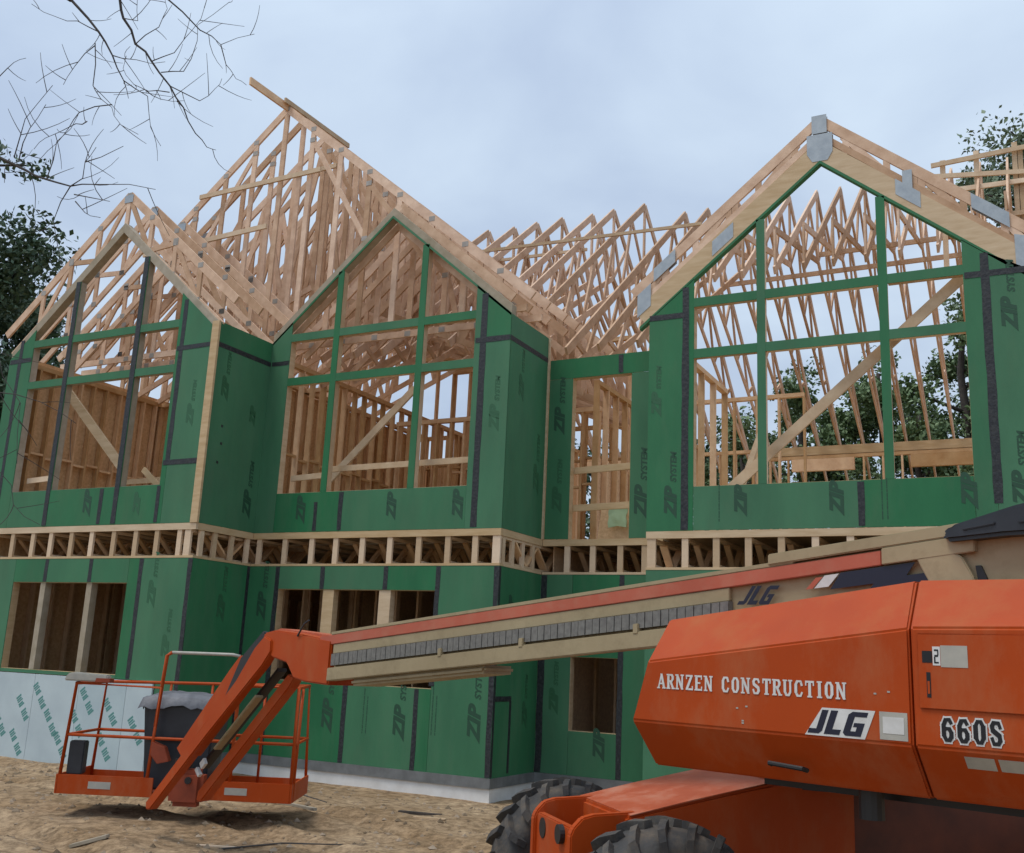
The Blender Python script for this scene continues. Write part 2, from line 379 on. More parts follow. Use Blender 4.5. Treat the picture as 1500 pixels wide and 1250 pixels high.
# ---- first bay (left)
topA = lambda x: PB-.853*abs(x+6.89)
panel_y([(XA0,ZT),(-8.742,ZT),(-8.742,6.52-GAP),(XA0,6.52-GAP)], YA)
panel_y([(XA0,6.52+GAP),(-8.742,6.52+GAP),(-8.742,topA(-8.742)),(XA0,topA(XA0))], YA)
tape_y(XA0+.02, 6.52, -8.76, 6.52, YA, pr=.0045); tape_y(-9.05, ZT+.02, -9.05, 6.9, YA, .08)
for x0, x1 in ((-8.739,-7.82),(-7.82,-6.56),(-6.56,-5.32)):
    p = panel_y(rect(x0,x1,ZT,4.19), YA)
    if x1 == -6.56: zip_y(p, -6.85, 3.75, YA, 1, False)
    if x1 == -5.32: zip_y(p, -5.75, 3.75, YA, .8, False, 'print_faint')
for x in (-6.56, -5.32): tape_y(x, ZT+.02, x, 4.17, YA)
panel_y([(-5.317,ZT),(-5.21-GAP,ZT),(-5.21-GAP,topA(-5.21)),(-5.317,topA(-5.317))], YA)
p = panel_y(rect(-5.21,-4.585,ZT,4.53), YA)
p = panel_y(rect(-5.21,-4.585,4.53,6.37), YA); zip_y(p, -4.85, 5.1, YA, .8, True, 'print_faint')
panel_y([(-5.21+GAP,6.37+GAP),(-4.585,6.37+GAP),(-4.585,topA(-4.585)),(-5.21+GAP,topA(-5.21))], YA)
tape_y(-5.21, 4.55, -5.21, topA(-5.21)-.03, YA, .09); tape_y(-5.3, 4.53, -4.59, 4.53, YA, pr=.0045); tape_y(-5.3, 6.37, -4.59, 6.37, YA, pr=.0045)
W_('corner_board', 'beam_lumber', (-4.582,YA-.02,ZT), (XA1+.02,YA+.02,6.735))
# ---- returns
def ret(X, y0, y1, zl=None):
    pa = panel_x(rect(y0+.02, y1+.014, ZT, 6.37), X); panel_x(rect(y0+.02, y1+.014, 6.37, 6.735), X)
    tape_x(y0+.01, 6.37, y1, 6.37, X); return pa
p = ret(XA1, YA, YB); zip_x(p, -.22, 3.82, XA1); zip_x(p, -.97, 5.55, XA1, .85, True, 'print_faint'); zip_x(p, -.3, 5.3, XA1, .7, False, 'print_faint')
dots = MB()
for y, z in ((-.95,5.12),(-.93,4.85),(-.97,4.55)): dots.box((XA1-.003,y-.02,z-.02),(XA1+.003,y+.02,z+.02))
dots.build('nail_hole', 'tape_black', H)
p = ret(0, YB, YD); zip_x(p, .42, 5.55, 0, .85, True, 'print_faint'); zip_x(p, 1.02, 4.25, 0, 1, True, 'print_faint')
W_('corner_board', 'beam_lumber', (0,YD-.045,ZT), (.022,YD-.004,6.735))
# ---- door recess
p = panel_y(rect(.024,.4185,ZT,6.06), YD); zip_y(p, .22, 5.2, YD, 1, True); zip_y(p, .22, 4.0, YD, .9, True, 'print_faint')
p = panel_y(rect(.024,1.2,6.06,6.377), YD); panel_y(rect(1.2,XR0,6.06,6.377), YD)
p = panel_y(rect(1.376,XR0,ZT,6.06), YD); zip_y(p, 1.56, 3.88, YD, 1.15, True)
tape_y(1.2, 6.08, 1.2, 6.36, YD, .075)
# ---- ground storey, first bay: green above, foil-faced foam boards below
p = panel_y(rect(XA0,-8.35,1.27,ZB), YA); panel_y(rect(-8.35,-7.6,2.69,ZB), YA); panel_y(rect(-7.6,-6.55,2.69,ZB), YA); panel_y(rect(-6.55,-5.75,2.69,ZB), YA)
panel_y(rect(-8.35,-5.75,1.27,1.325), YA)
panel_y(rect(-5.75,-5.49,1.27,ZB), YA)
p = panel_y([(-5.49+GAP,1.27),(-4.92,1.27),(-4.92,.262),(XA1,.262),(XA1,ZB-GAP),(-5.49+GAP,ZB-GAP)], YA); zip_y(p, -5.2, 2.35, YA, .9, True, 'print_faint'); zip_y(p, -4.8, 1.6, YA, .8, True, 'print_faint')
for x in (-7.6, -6.58): tape_y(x, 2.70, x, ZB-.01, YA)
tape_y(-5.49, 1.28, -5.49, ZB-.01, YA)
tape_y(-4.50, .27, -4.50, ZB-.01, YA, .078)
for i, (x0, x1) in enumerate(((-9.32,-8.45),(-8.45,-7.45),(-7.45,-6.45),(-6.45,-5.45),(-5.45,-4.93))):
    pf = panel_y([(x0+.004,-.15),(x1-.004,-.15),(x1-.004,1.262),(x0+.004,1.262)], YA-.03, 'foam_board', 'foam_board', .03)
    for lx, lz in ((-8.95,.98),(-8.45,1.06),(-8.3,.62),(-7.82,.88),(-7.47,1.08),(-7.87,.36),(-7.15,.70),(-6.87,.38),(-6.57,.72),(-6.42,1.06),(-5.90,.93),(-5.95,.43),(-5.35,.70)):
        if not x0 < lx < x1: continue
        b = MB(); dx, dz = .60, -.80                        # two slanted printed words, too small to read
        for e in (0, 1):
            ox, oz = lx+.15*e, lz-.20*e
            for g in range(5):
                q = g*.038+.003*(g%2); w = .031-.004*(g%3); hh = .12-.015*(g%2)
                P = [(ox+dx*q, oz+dz*q), (ox+dx*(q+w), oz+dz*(q+w)), (ox+dx*(q+w)+.8*hh, oz+dz*(q+w)+.6*hh), (ox+dx*q+.8*hh, oz+dz*q+.6*hh)]
                b.prism([(x, YA-.0301, z) for x, z in P], (0,-.001,0))
        b.build('printed_mark', 'foam_print', pf)['kind'] = 'stuff'
# return and second bay, ground storey
p = panel_x([(YA+.0125,.262),(-.0,.262),(-.0,ZB-GAP),(YA+.0125,ZB-GAP)], XA1); zip_x(p, -.55, 2.2, XA1, .9, True, 'print_faint')
tape_x(-.03, .27, -.03, ZB-.01, XA1, .07)
p = panel_y(rect(XA1,-3.86,.262,ZB), YB); zip_y(p, -4.15, 2.25, YB)
tape_y(-3.90, .27, -3.90, ZB-.01, YB)
for x0, x1 in ((-3.86,-3.03),(-3.03,-1.88),(-1.88,-.985)): panel_y(rect(x0,x1,2.715,ZB), YB)
for x in (-3.03, -1.88): tape_y(x, 2.72, x, ZB-.01, YB)
for x0, x1 in ((-3.86,-2.44),(-2.44,-1.22),(-1.22,-.985)):
    p = panel_y(rect(x0,x1,.262,1.362), YB)
    if x1 == -2.44: zip_y(p, -2.72, .68, YB, 1.1); small_print_y(p, -3.3, .6, YB)
    if x1 == -1.22: zip_y(p, -1.47, .66, YB, 1.1); small_print_y(p, -2.1, .7, YB)
p = panel_y(rect(-.985,0.0024,.262,ZB), YB); zip_y(p, -.27, .72, YB, 1.15); small_print_y(p, -.95, .75, YB); 
for x in (-2.44, -1.22): tape_y(x, .27, x, 1.35, YB)
tape_y(-.985, 1.4, -.985, ZB-.01, YB); tape_y(-.04, .27, -.04, ZB-.01, YB, .08)
p = panel_x([(.0125,.262),(YD,.262),(YD,ZB-GAP),(.0125,ZB-GAP)], 0); zip_x(p, .95, .9, 0, .8, True, 'print_faint'); zip_x(p, .4, 2.35, 0, .8, False)
tape_x(.05, 1.28, .52, 1.28, 0, .07); tape_x(.5, .3, .5, 1.25, 0, .06); tape_x(.03, .27, .03, ZB-.01, 0, .05, .002)
# door recess, ground storey
p = panel_y(rect(0,.52,.262,ZB), YD); zip_y(p, .28, 1.1, YD, .8, True, 'print_faint')
panel_y(rect(.52,1.27,1.89,ZB), YD); p = panel_y(rect(.52,1.27,.262,.865), YD); zip_y(p, 1.0, .5, YD, 1, False)
panel_y(rect(1.27,XR0,.262,ZB), YD)
tape_y(.06, .27, .06, ZB-.01, YD, .1); tape_y(1.29, .27, 1.29, ZB-.01, YD)
# third bay, ground storey and the wall carrying on to the right
for x0, x1 in ((XR0,3.1),(3.1,4.32),(4.32,5.54),(5.54,XR1)):
    p = panel_y(rect(x0,x1,.262,ZB), YR); zip_y(p, x0+.8, .8, YR)
    if x1 < 6: tape_y(x1, .27, x1, ZB-.01, YR)
panel_x([(YR,.262),(11.5,.262),(11.5,ZB),(YR,ZB)], XR1+2.7)
# plain sheathing on the sides and back of the ground storey
panel_y([(XA0,.2),(9.4,.2),(9.4,3.56),(XA0,3.56)], 11.45)
MB().box((XA0,YA+.02,.2),(XA0+.012,11.45,3.55)).build('sheathing_panel','zip_green',H); MB().box((XA0+.014,YA+.03,.2),(XA0+.025,11.4,3.54)).build('wall_or_added_sheet','osb',H)
MB().box((XA0,YA+.02,3.6),(XA0+.012,6.4,6.7)).build('sheathing_panel','zip_green',H); MB().box((XA0+.014,YA+.03,3.6),(XA0+.025,6.4,6.7)).build('wall_or_added_sheet','osb',H)
for q in ((XA0+.1,8.4,-4.6,8.412),(-4.5,8.8,0.1,8.812),(0.2,5.0,6.6,5.012)): MB().box((q[0],q[1],.18),(q[2],q[3],3.54)).build('wall_or_added_sheet','osb',H)  # inner sheets added to keep the ground storey rooms dark
MB().box((-4.56,3.2,.18),(-4.548,8.3,3.5)).build('wall_or_added_sheet','osb',H); MB().box((.10,1.5,.18),(.112,6,3.5)).build('wall_or_added_sheet','osb',H)  # partition sheets added to block cross light
panel_y([(XR1+.01,.2),(9.4,.2),(9.4,6.6),(XR1+.01,6.6)], YD)

# ---- window openings: jambs, mullions and cross bars
def jamb_y(x0, x1, z0, z1, Y, d=.135, m='beam_lumber', t=.038, sides='lrtb'):
    if 'l' in sides: W_('jamb', m, (x0-.036,Y+.013,z0), (x0+.003,Y+d,z1))
    if 'r' in sides: W_('jamb', m, (x1-.003,Y+.013,z0), (x1+.036,Y+d,z1))
    if 'b' in sides: W_('window_sill', m, (x0,Y+.013,z0-.036), (x1,Y+d,z0+.003))
    if 't' in sides: W_('header', m, (x0,Y+.013,z1-.003), (x1,Y+d,z1+.2))
jamb_y(2.548, 6.006, 4.18, 6.8, YR, sides='lrb'); jamb_y(-4.0725, -.598, 4.207, 6.8, YB, sides='lrb'); jamb_y(-8.742, -5.317, 4.19, 6.8, YA, m='weathered_lumber', sides='lrb')
jamb_y(.4185, 1.376, ZT, 6.06, YD, sides='lrt'); jamb_y(.52, 1.27, .865, 1.89, YD)
jamb_y(-3.86, -.985, 1.362, 2.715, YB); jamb_y(-8.35, -5.75, 1.325, 2.69, YA)
for x in (-7.62, -6.56): W_('mullion', 'weathered_lumber', (x-.075,YA+.0135,1.33), (x+.04,YA+.134,2.687)); 
for x in (-2.9, -1.88): W_('mullion', 'beam_lumber', (x-.1,YB+.0135,1.366), (x+.1,YB+.134,2.711))
def gable_frame(Y, xs, x0, x1, zs, ztop, tape=False, m='lumber'):
    for x in xs:
        zt = ztop(x)-.02; zb = zs[0]
        po = MB().box((x-.045,Y+.014,zb), (x+.045,Y+.135,zt)).build('mullion', m, H)
        MB().prism([(x-.056,Y,zb),(x+.056,Y,zb),(x+.056,Y,zt),(x-.056,Y,zt)], (0,.0125,0)).build('sheathing_strip', 'zip_green', po)
        if tape: tape_y(x, ZT+.02, x, zt, Y, .1, .006)
    edges = [x0]+list(xs)+[x1]
    for zc in zs[1:]:
        for a, b in zip(edges, edges[1:]):
            a2 = a + (.057 if a in xs else .0); b2 = b - (.057 if b in xs else .0)
            # the bar stops where the sloping top cuts it
            ba = MB().box((a2,Y+.015,zc-.115), (b2,Y+.133,zc-.01)).build('cross_bar', m, H)
            MB().box((a2,Y+.001,zc-.128), (b2,Y+.0135,zc)).build('sheathing_strip', 'zip_green', ba)
gable_frame(YR, (3.483, 5.056), 2.548, 6.006, (4.18, 6.852, 6.105), topR)
gable_frame(YB, (-3.16, -1.56), -4.0725, -.598, (4.207, 6.852, 6.105), topB)
gable_frame(YA, (-7.82, -6.23), -8.742, -5.317, (4.19, 6.862, 6.115), topA, True, 'weathered_lumber')
# sloping top members of the gable walls
def gable_rafter(Y, xc, zpk, half, sl, m, strip=True, dep=.17):
    for s in (-1, 1):
        a = Vector((xc, 0, zpk)); b = Vector((xc+s*half, 0, zpk-sl*half))
        v = dep*math.hypot(1, sl)
        ra = MB().prism([(a.x,Y+.016,a.z-.01),(b.x,Y+.016,b.z-.01),(b.x,Y+.016,b.z+v),(a.x,Y+.016,a.z+v)], (0,.14,0)).build('gable_rafter', m, H)
        if strip: MB().prism([(a.x,Y,a.z-.012),(b.x,Y,b.z-.012),(b.x,Y,b.z+.032),(a.x,Y,a.z+.032)], (0,.014,0)).build('sheathing_strip', 'zip_green', ra)
gable_rafter(YB, -2.23, PB-.03, 2.228, .853, 'weathered_lumber', True, .13)
gable_rafter(YA, -6.89, PB-.03, 2.415, .853, 'weathered_lumber', False, .125)
for Y, y1, X in ((YA,YB,XA1),(YB,YD,0)): W_('top_plate', 'beam_lumber', (X-.14,Y+.02,6.655), (X-.013,y1,6.738))
W_('top_plate', 'beam_lumber', (.03,YD+.0135,6.30), (XR0,YD+.14,6.374))

# ---- floor truss band
POST = {}
def floor_truss(x, Y, L=3.0, dbl=False):
    e = empty('floor_truss', (x, Y, ZB+.035), 0, H); w = .088 if not dbl else .12; h = ZT-.1-(ZB+.035)
    if ('p',w) not in POST:
        POST['p',w] = MB().box((-w/2,.006,0),(w/2,.045,h)).mesh('end_post','lumber')
        POST['c',w] = MB().box((-w/2+.003,.046,0),(w/2-.003,L,.036)).mesh('chord','lumber')
        b = MB(); y = .5; k = 0
        while y < L-.4: b.beam((0,y,.036 if k%2 else h-.036),(0,y+.34,h-.036 if k%2 else .036),w-.01,.036,(0,0,1)); y += .36; k += 1
        POST['w',w] = b.mesh('web','stud_lumber')
    put('end_post', POST['p',w], e); put('chord', POST['c',w], e); put('chord', POST['c',w], e, (0,0,h-.036)); put('web', POST['w',w], e)
for i in range(10): floor_truss(-9.0+.47*i+random.uniform(-.02,.02), YA)
floor_truss(-4.62, YA, dbl=True)
for x in (-4.33,-3.82,-3.31,-2.82,-2.33,-1.84,-1.34,-.85,-.42): floor_truss(x+random.uniform(-.02,.02), YB)
floor_truss(-.07, YB, dbl=True)
for x in (.41,.82,1.25,1.62): floor_truss(x, YD)
floor_truss(1.97, YR, dbl=True)
for i in range(11): floor_truss(2.44+.425*i, YR)
for X, ys in ((XA1,(-1.1,-.82,-.45,-.1)), (0,(.12,.4,.72,1.05))):
    for y in ys: W_('end_post', 'lumber', (X-.05,y-.042,ZB+.036), (X-.008,y+.042,ZT-.101))
for x0, x1, Y in ((XA0,XA1,YA),(XA1+.01,0,YB),(.012,XR0,YD),(XR0,XR1+2,YR)):
    W_('rim_board', 'beam_lumber', (x0,Y-.006,ZT-.1), (x1,Y+.04,ZT-.004)); W_('rim_plate', 'beam_lumber', (x0,Y-.004,ZB), (x1,Y+.1,ZB+.034))
for X, y0, y1 in ((XA1,YA+.041,YB-.007),(0,YB+.041,YD-.007)):
    W_('rim_board', 'beam_lumber', (X-.04,y0,ZT-.1), (X+.006,y1,ZT-.004)); W_('rim_plate', 'beam_lumber', (X-.06,y0+.06,ZB), (X+.004,y1,ZB+.034))

# ---- stud walls inside
SM = {}
def stud_wall(x0, y0, x1, y1, z0, z1, sp=.406, skip=(), m='stud_lumber', sheet=None, blocks=False):
    e = empty('stud_wall', (x0, y0, z0), math.atan2(y1-y0, x1-x0), H); L = math.hypot(x1-x0, y1-y0); h = z1-z0
    k = (round(h,2), m)
    if k not in SM: SM[k] = MB().box((-.019,-.05,.04),(.019,.05,h-.08)).mesh('stud', m)
    n = int(L/sp)
    for i in range(n+1):
        x = i*L/n
        if any(a < x < b for a, b in skip): continue
        put('stud', SM[k], e, (x+random.uniform(-.02,.02),0,0))
    MB().box((-.03,-.052,0),(L+.03,.052,.038)).build('plate', m, e)
    MB().box((-.03,-.052,h-.078),(L+.03,.052,h)).build('plate', m, e)
    for a, b in skip:
        MB().box((a,-.051,h-.36),(b,.051,h-.08)).build('header', 'stud_lumber', e)
    if blocks:
        b = MB()
        for i in range(n): b.box((i*L/n+.02,-.045,h*.45+(.05 if i%2 else 0)),((i+1)*L/n-.02,.045,h*.45+.038+(.05 if i%2 else 0)))
        b.build('blocking', m, e)
    if sheet: MB().box((sheet[0],.055,.02),(sheet[1],.066,h*sheet[2])).build('wall_or_added_sheet', 'osb', e)
    return e
# upper storey
stud_wall(-9.2, 2.2, -4.7, 2.2, 3.59, 6.6, sheet=(0,2.6,.98), blocks=True)
stud_wall(-9.22, -1.0, -9.22, 6, 3.59, 6.6, sp=.30, blocks=True)
stud_wall(-4.55, .3, -4.55, 6.5, 3.59, 6.6, sp=.30, blocks=True)
stud_wall(-5.5, .5, -5.5, 6.5, 3.59, 6.6, sp=.36, sheet=(.3,5.6,.97))
stud_wall(-3.6, 4.4, -1.0, 4.4, 3.59, 7.4, sp=.33, blocks=True)
stud_wall(-4.3, 3.6, -.1, 3.6, 3.59, 6.2, sp=.3, blocks=True)
stud_wall(-2.6, 3.7, -2.6, 8.5, 3.59, 6.5, sp=.34)
stud_wall(.1, 3.0, .1, 8.5, 3.59, 6.5, sheet=(0.,5.4,.56))
stud_wall(-9.2, 6.5, -.1, 6.5, 3.59, 6.6, sp=.32, sheet=(3.2,6.5,.8))
stud_wall(1.95, 1.6, 1.95, 4.2, 3.59, 6.5, sp=.6)
stud_wall(.3, 7.4, 2.6, 7.4, 3.59, 7.2, sp=.45)
stud_wall(-4.9, 5.2, -.2, 5.2, 3.59, 8.0, sp=.42, blocks=True)
stud_wall(XA0, 11.3, .6, 11.3, 3.59, 6.95, skip=((2.2,3.6),(5.4,6.8)))
rw = stud_wall(.6, 11.3, 9.3, 11.3, 3.59, 6.74, skip=((.9,2.3),(3.5,4.9),(5.8,7.6)))
MB().box((-.02,-.06,3.16),(8.7,.06,3.36)).build('header', 'beam_lumber', rw)
stud_wall(6.9, 1.5, 6.9, 11, 3.59, 6.5)
stud_wall(6.55, .8, 6.55, 1.3, 3.59, 6.4)
# ground storey
stud_wall(-9.22, -1.0, -9.22, 8, .18, 3.05); stud_wall(-4.62, 1.7, -4.62, 8, .18, 3.05)
stud_wall(-9.2, 1.6, -4.6, 1.6, .18, 3.05); stud_wall(-4.4, 2.2, -.1, 2.2, .18, 3.05); stud_wall(.2, 3.0, 1.9, 3.0, .18, 3.05, sp=.3); stud_wall(2, 2.0, 6.6, 2.0, .18, 3.05)

# ---- temporary boards: braces and guard rails
def board(name, p, q, w=.14, t=.038, m='lumber', up=(0,0,1)): return MB().beam(p, q, t, w, up).build(name, m, H)
board('brace_board', (2.95,.92,4.15), (6.02,.85,6.80)); board('brace_board', (2.45,2.4,3.7), (3.1,2.2,5.3), .09)
board('brace_board', (-3.55,.62,4.5), (-1.96,.55,5.9), .12); board('brace_board', (-8.45,-.7,6.1), (-6.85,-.62,4.6), .16, m='beam_lumber'); board('brace_board', (-6.2,-.8,4.55), (-5.6,-.8,4.1), .09, m='beam_lumber')
for x0, x1, Y, z in ((-8.7,-8.05,-1.0,4.42),(-7.6,-5.3,.1,4.55),(-3.3,-.62,.3,4.62),(-4.05,-3.4,.3,4.5)): board('guard_rail', (x0,Y,z), (x1,Y,z+.03), .09)
board('guard_rail', (.40,YD+.16,4.64), (1.40,YD+.16,4.68), .10, m='beam_lumber'); board('guard_rail', (.40,YD+.16,4.07), (1.40,YD+.16,4.10), .10, m='beam_lumber')

# ------------------------------------------------------------------ roof trusses
def truss(key, m, members, plates=(), nails=False):
    """member = (name, (u0,z0), (u1,z1), depth, half thickness); returns shared meshes"""
    out = []
    for nm, a, b, d, t in members:
        mb = MB().beam((a[0],0,a[1]), (b[0],0,b[1]), 2*t, d, (0,0,1))
        out.append((nm, mb.mesh(nm, m if nm != 'beam_chord' else 'beam_lumber'), None))
    for poly, t in plates:
        b = MB()
        for s in (-1, 1): b.prism([(u, s*t, z) for u, z in poly], (0, s*.003, 0))
        out.append(('gusset_plate', b.mesh('gusset_plate', 'gusset_steel'), None))
    if nails:
        b = MB()
        for nm, a, c, d, t in members:
            if nm != 'web': continue
            for q in (a, c):
                w, h = .055, .042
                for s in (-1, 1): b.prism([(q[0]+u*w, s*.0205, q[1]+z*h) for u, z in ((-1,-1),(1,-1),(1,1),(-1,1))], (0, s*.0015, 0))
        out.append(('nail_plates', b.mesh('nail_plates', 'plate_grey'), 'stuff'))
    return out
def join_webs(meshes):
    """webs too far off to pick apart: one mesh"""
    b = MB(); rest = []
    for nm, me, k in meshes:
        if nm == 'web': b.add([v.co[:] for v in me.vertices], [tuple(p.vertices) for p in me.polygons])
        else: rest.append((nm, me, k))
    mt = meshes[0][1].materials[0]
    rest.append(('webbing', b.mesh('webbing', mt), 'stuff')); return rest
def place_truss(meshes, loc, rz=0, only=None):
    e = empty('roof_truss', loc, rz, H)
    e.rotation_euler = (random.uniform(-.006,.006), random.uniform(-.004,.004), rz)
    for nm, me, k in meshes:
        o = put(nm, me, e)
        if k: o['kind'] = k
    return e
def plate(u, z, w, h, sl=0):
    return [(u-w/2, z-h/2-sl*w/2), (u+w/2, z-h/2+sl*w/2), (u+w/2, z+h/2+sl*w/2), (u-w/2, z+h/2-sl*w/2)]
def gable_truss(half, zap, sl, zlow, lsl, dv, d=.135, tail=.25, diag=True, wd=.085):
    """steep truss: top chords meet at zap, bottom chords at zlow; webs every dv"""
    v = d/2*math.hypot(1, sl); M = []
    T = lambda u: zap - v - sl*abs(u); B = lambda u: zlow - lsl*abs(u)
    for s, t in ((-1,.019),(1,.0185)):
        M.append(('top_chord', (0, T(0)), (s*(half+tail), T(half+tail)), d, t))
        M.append(('bottom_chord', (0, B(0)), (s*half, B(half)), .11, t-.001))
    u = 0; k = 0; M.append(('web', (0, B(0)), (0, T(0)), wd, .017))
    while u+dv < half*.97:
        u2 = u+dv
        if T(u2)-B(u2) < .12: break
        for s in (-1, 1):
            M.append(('web', (s*u2, B(u2)), (s*u2, T(u2)), wd, .0165))
            if diag:
                M.append(('web', (s*u, B(u)) if k%2 else (s*u, T(u)-.04), (s*u2, T(u2)-.04) if k%2 else (s*u2, B(u2)), wd, .0155))
        u = u2; k += 1
    return M, [plate(0, T(0)-.07, .2, .14)]
# the steep middle roof behind the first two bays
M, P = gable_truss(5.1, 11.50, .82, 8.35, .42, .66, diag=True, tail=.1, wd=.10)
for s in (-1, 1):
    for u in (.66,1.98,3.3): M.append(('web', (s*(u+1.32),8.9-.5*u), (s*u,11.2-.82*u), .085, .0150))
g1 = truss('steep', 'truss_lumber', M)
Mf, P = gable_truss(5.1, 11.50, .82, 6.98, .0, .66, diag=False, tail=.1, wd=.10)
Mf += [m for m in M if m[0] == 'web' and m[4] == .0150]
g1f = truss('steep_front', 'truss_lumber', Mf, nails=True)
for i in range(13): place_truss(g1f if i < 2 else g1, (-5.08+random.uniform(-.02,.02), .42+.55*i, 0))
# main roof, ridge along the house (local u runs to the back)
def main_truss(zap, front, fl, zdrop):
    sl = .83; d = .135; v = d/2*math.hypot(1,sl); T = lambda u: zap-v-sl*abs(u); zc = zap-zdrop
    M = []; B = lambda u: zc-(fl if u < 0 else .55)*abs(u)
    M += [('top_chord', (0,T(0)), (-front,T(front)), d, .019), ('bottom_chord', (0,zc), (-front+.05,B(-front+.05)), .11, .018),
          ('top_chord', (0,T(0)), (6.05,T(6.05)), d, .0185), ('bottom_chord', (0,zc), (5.65,B(5.65)), .11, .0175)]
    for s in (-1, 1):
        top = front if s < 0 else 5.7
        a = 0; k = 0
        while a+.42 < top:
            c = a+(.75 if k == 0 else .46); c = min(c, top)
            if T(c)-B(s*c) > .15: M.append(('web', (s*a, T(a)-.05) if k%2 else (s*a, B(s*a)), (s*c, B(s*c)) if k%2 else (s*c, T(c)), .085, .016 if k%2 else .0155))
            a = c; k += 1
    M.append(('web', (0,zc), (0,T(0)), .085, .0170))
    if front < 4: M.append(('web', (-front+.06, B(-front)), (-front+.06, T(front)), .085, .0165))
    return M
g2 = join_webs(truss('main', 'truss_lumber', main_truss(11.64, 5.66, .64, 1.65)))
for x in (-4.51,-3.79,-3.18,-2.58,-1.92,-1.27,-.65): place_truss(g2, (x, 7, 0), R(90))
g3 = join_webs(truss('main_low', 'truss_lumber', main_truss(11.30, 5.66, .62, 1.6)))
for i in range(3): place_truss(g3, (.24+.6*i, 7, 0), R(90))
g3 = join_webs(truss('main_vault', 'truss_lumber', main_truss(11.30, 3.6, .22, 1.55)))
for i in range(12): place_truss(g3, (1.98+.5*i, 7, 0), R(90))
# first bay: truss over the wall and three behind
M, P = gable_truss(2.45, 9.40, .83, 8.72, .83, .62, diag=True)
g4 = truss('first_bay', 'truss_lumber', M, [(P[0], .0225)], nails=True)
for i in range(4): place_truss(g4, (-6.93, YA+.10+.6*i, 0))
# second bay: rafters at wall height
M, P = gable_truss(2.16, 8.98, .853, 8.55, .853, .7, d=.135, diag=False, tail=.0)
g5 = truss('second_bay', 'truss_lumber', M)
for i in range(4): place_truss(g5, (-2.23, YB+.21+.6*i, 0))
# third bay: deep laminated lower chords, steel plates
xc = 0; sl = .815; M = []
lv = .27; vv = lv*math.hypot(1,sl); zu = 8.575
hR = 2.56
for s, t in ((-1,.022),(1,.0215)):
    M.append(('beam_chord', (0,zu+vv/2), (s*hR,zu+vv/2-sl*hR), lv, t+.012))
    M.append(('top_chord', (0,9.31-.09), (s*(hR+.12),9.31-.09-sl*(hR+.12)), .135, t-.001))
    M.append(('middle_chord', (s*.08,zu+vv+.075-sl*.08), (s*hR,zu+vv+.03-sl*hR), .085, t-.002))
    for u in (.34,.85,1.18,1.27,1.75,2.2):
        M.append(('web', (s*u,zu+vv-sl*u), (s*u,9.2-sl*u), .085, .0165))
    for u0, u1 in ((.3,.8),(1.3,1.75),(2.2,2.5)): M.append(('web', (s*u0,9.16-sl*u0), (s*u1,zu+vv+.06-sl*u1), .085, .0155))
pl = [(plate(0,9.15,.2,.27),.036), ([(-.17,8.62+.1),(-.10,8.60),(.10,8.60),(.17,8.72),(.17,9.0),(-.17,9.0)],.0365),
      (plate(1.1,8.575+.25-sl*1.1,.3,.22,-sl),.036), (plate(-1.35,8.575+.2-sl*1.35,.3,.22,sl),.036), (plate(-2.2,9.2-sl*2.2,.32,.2,sl),.036), (plate(-2.5,8.95-sl*2.5,.2,.34,sl),.0365),
      (plate(2.05,9.2-sl*2.05,.42,.2,-sl),.036), (plate(2.42,8.85-sl*2.42,.24,.5,-sl*.4),.0365), (plate(1.1,9.0-sl*1.1,.12,.3,0),.0362)]
g6 = truss('third_bay', 'truss_lumber', M, pl)
e = place_truss(g6, (4.306, YR+.04, 0)); e.rotation_euler = (0,0,0)
e['label'] = 'front gable truss with deep laminated rafters and wide grey steel plates'
for s in (-1, 1):       # sheathing edge under the laminated rafters
    a = (4.306, zu-.012); b = (4.306+s*hR, zu-.012-sl*hR)
    MB().prism([(a[0],YR+.0,a[1]),(b[0],YR,b[1]),(b[0],YR,b[1]+.045),(a[0],YR,a[1]+.045)], (0,.1,0)).build('sheathing_strip','zip_green',H)
# lateral braces and odd boards nailed across
board('lateral_brace', (-3.7,4.95,10.15), (1.3,4.95,9.98), .06); board('lateral_brace', (-3.6,5.3,10.05), (-1.2,5.3,9.98), .06)
board('lateral_brace', (1.2,6.9,9.46), (8.2,6.9,9.46), .09, m='truss_lumber'); board('lateral_brace', (3.2,6.2,9.55), (8.0,6.2,9.55), .09, m='truss_lumber')
board('ridge_board', (-5.08,-.55,11.42), (-5.08,.9,11.45), .14, m='stud_lumber'); board('ridge_brace', (-5.02,.3,11.50), (-5.0,2.2,11.52), .09); board('ridge_brace', (-5.2,3.2,11.45), (-5.2,6.3,11.45), .09)
board('lateral_brace', (-8.2,.36,9.0), (-5.2,.36,9.1), .09); board('lateral_brace', (-6.9,.36,9.95), (-4.1,.36,9.98), .085); board('lateral_brace', (-6.4,.9,10.3), (-4.2,.9,10.33), .085)
for x, zt in ((5.42,11.0),(5.98,11.08),(6.6,11.12),(6.68,11.0)): board('king_post', (x,6.1,8.9), (x+.02,6.1,zt), .09, m='lumber', up=(1,0,0))
for p, q in (((5.25,6.03,10.9),(7.6,6.03,11.0)), ((5.3,6.03,10.68),(7.6,6.03,10.4)), ((5.65,6.03,10.36),(7.6,6.03,10.32)), ((4.9,6.03,10.46),(5.5,6.03,10.42)), ((6.5,6.03,9.75),(7.6,6.03,9.72))): board('lateral_brace', p, q, .085)

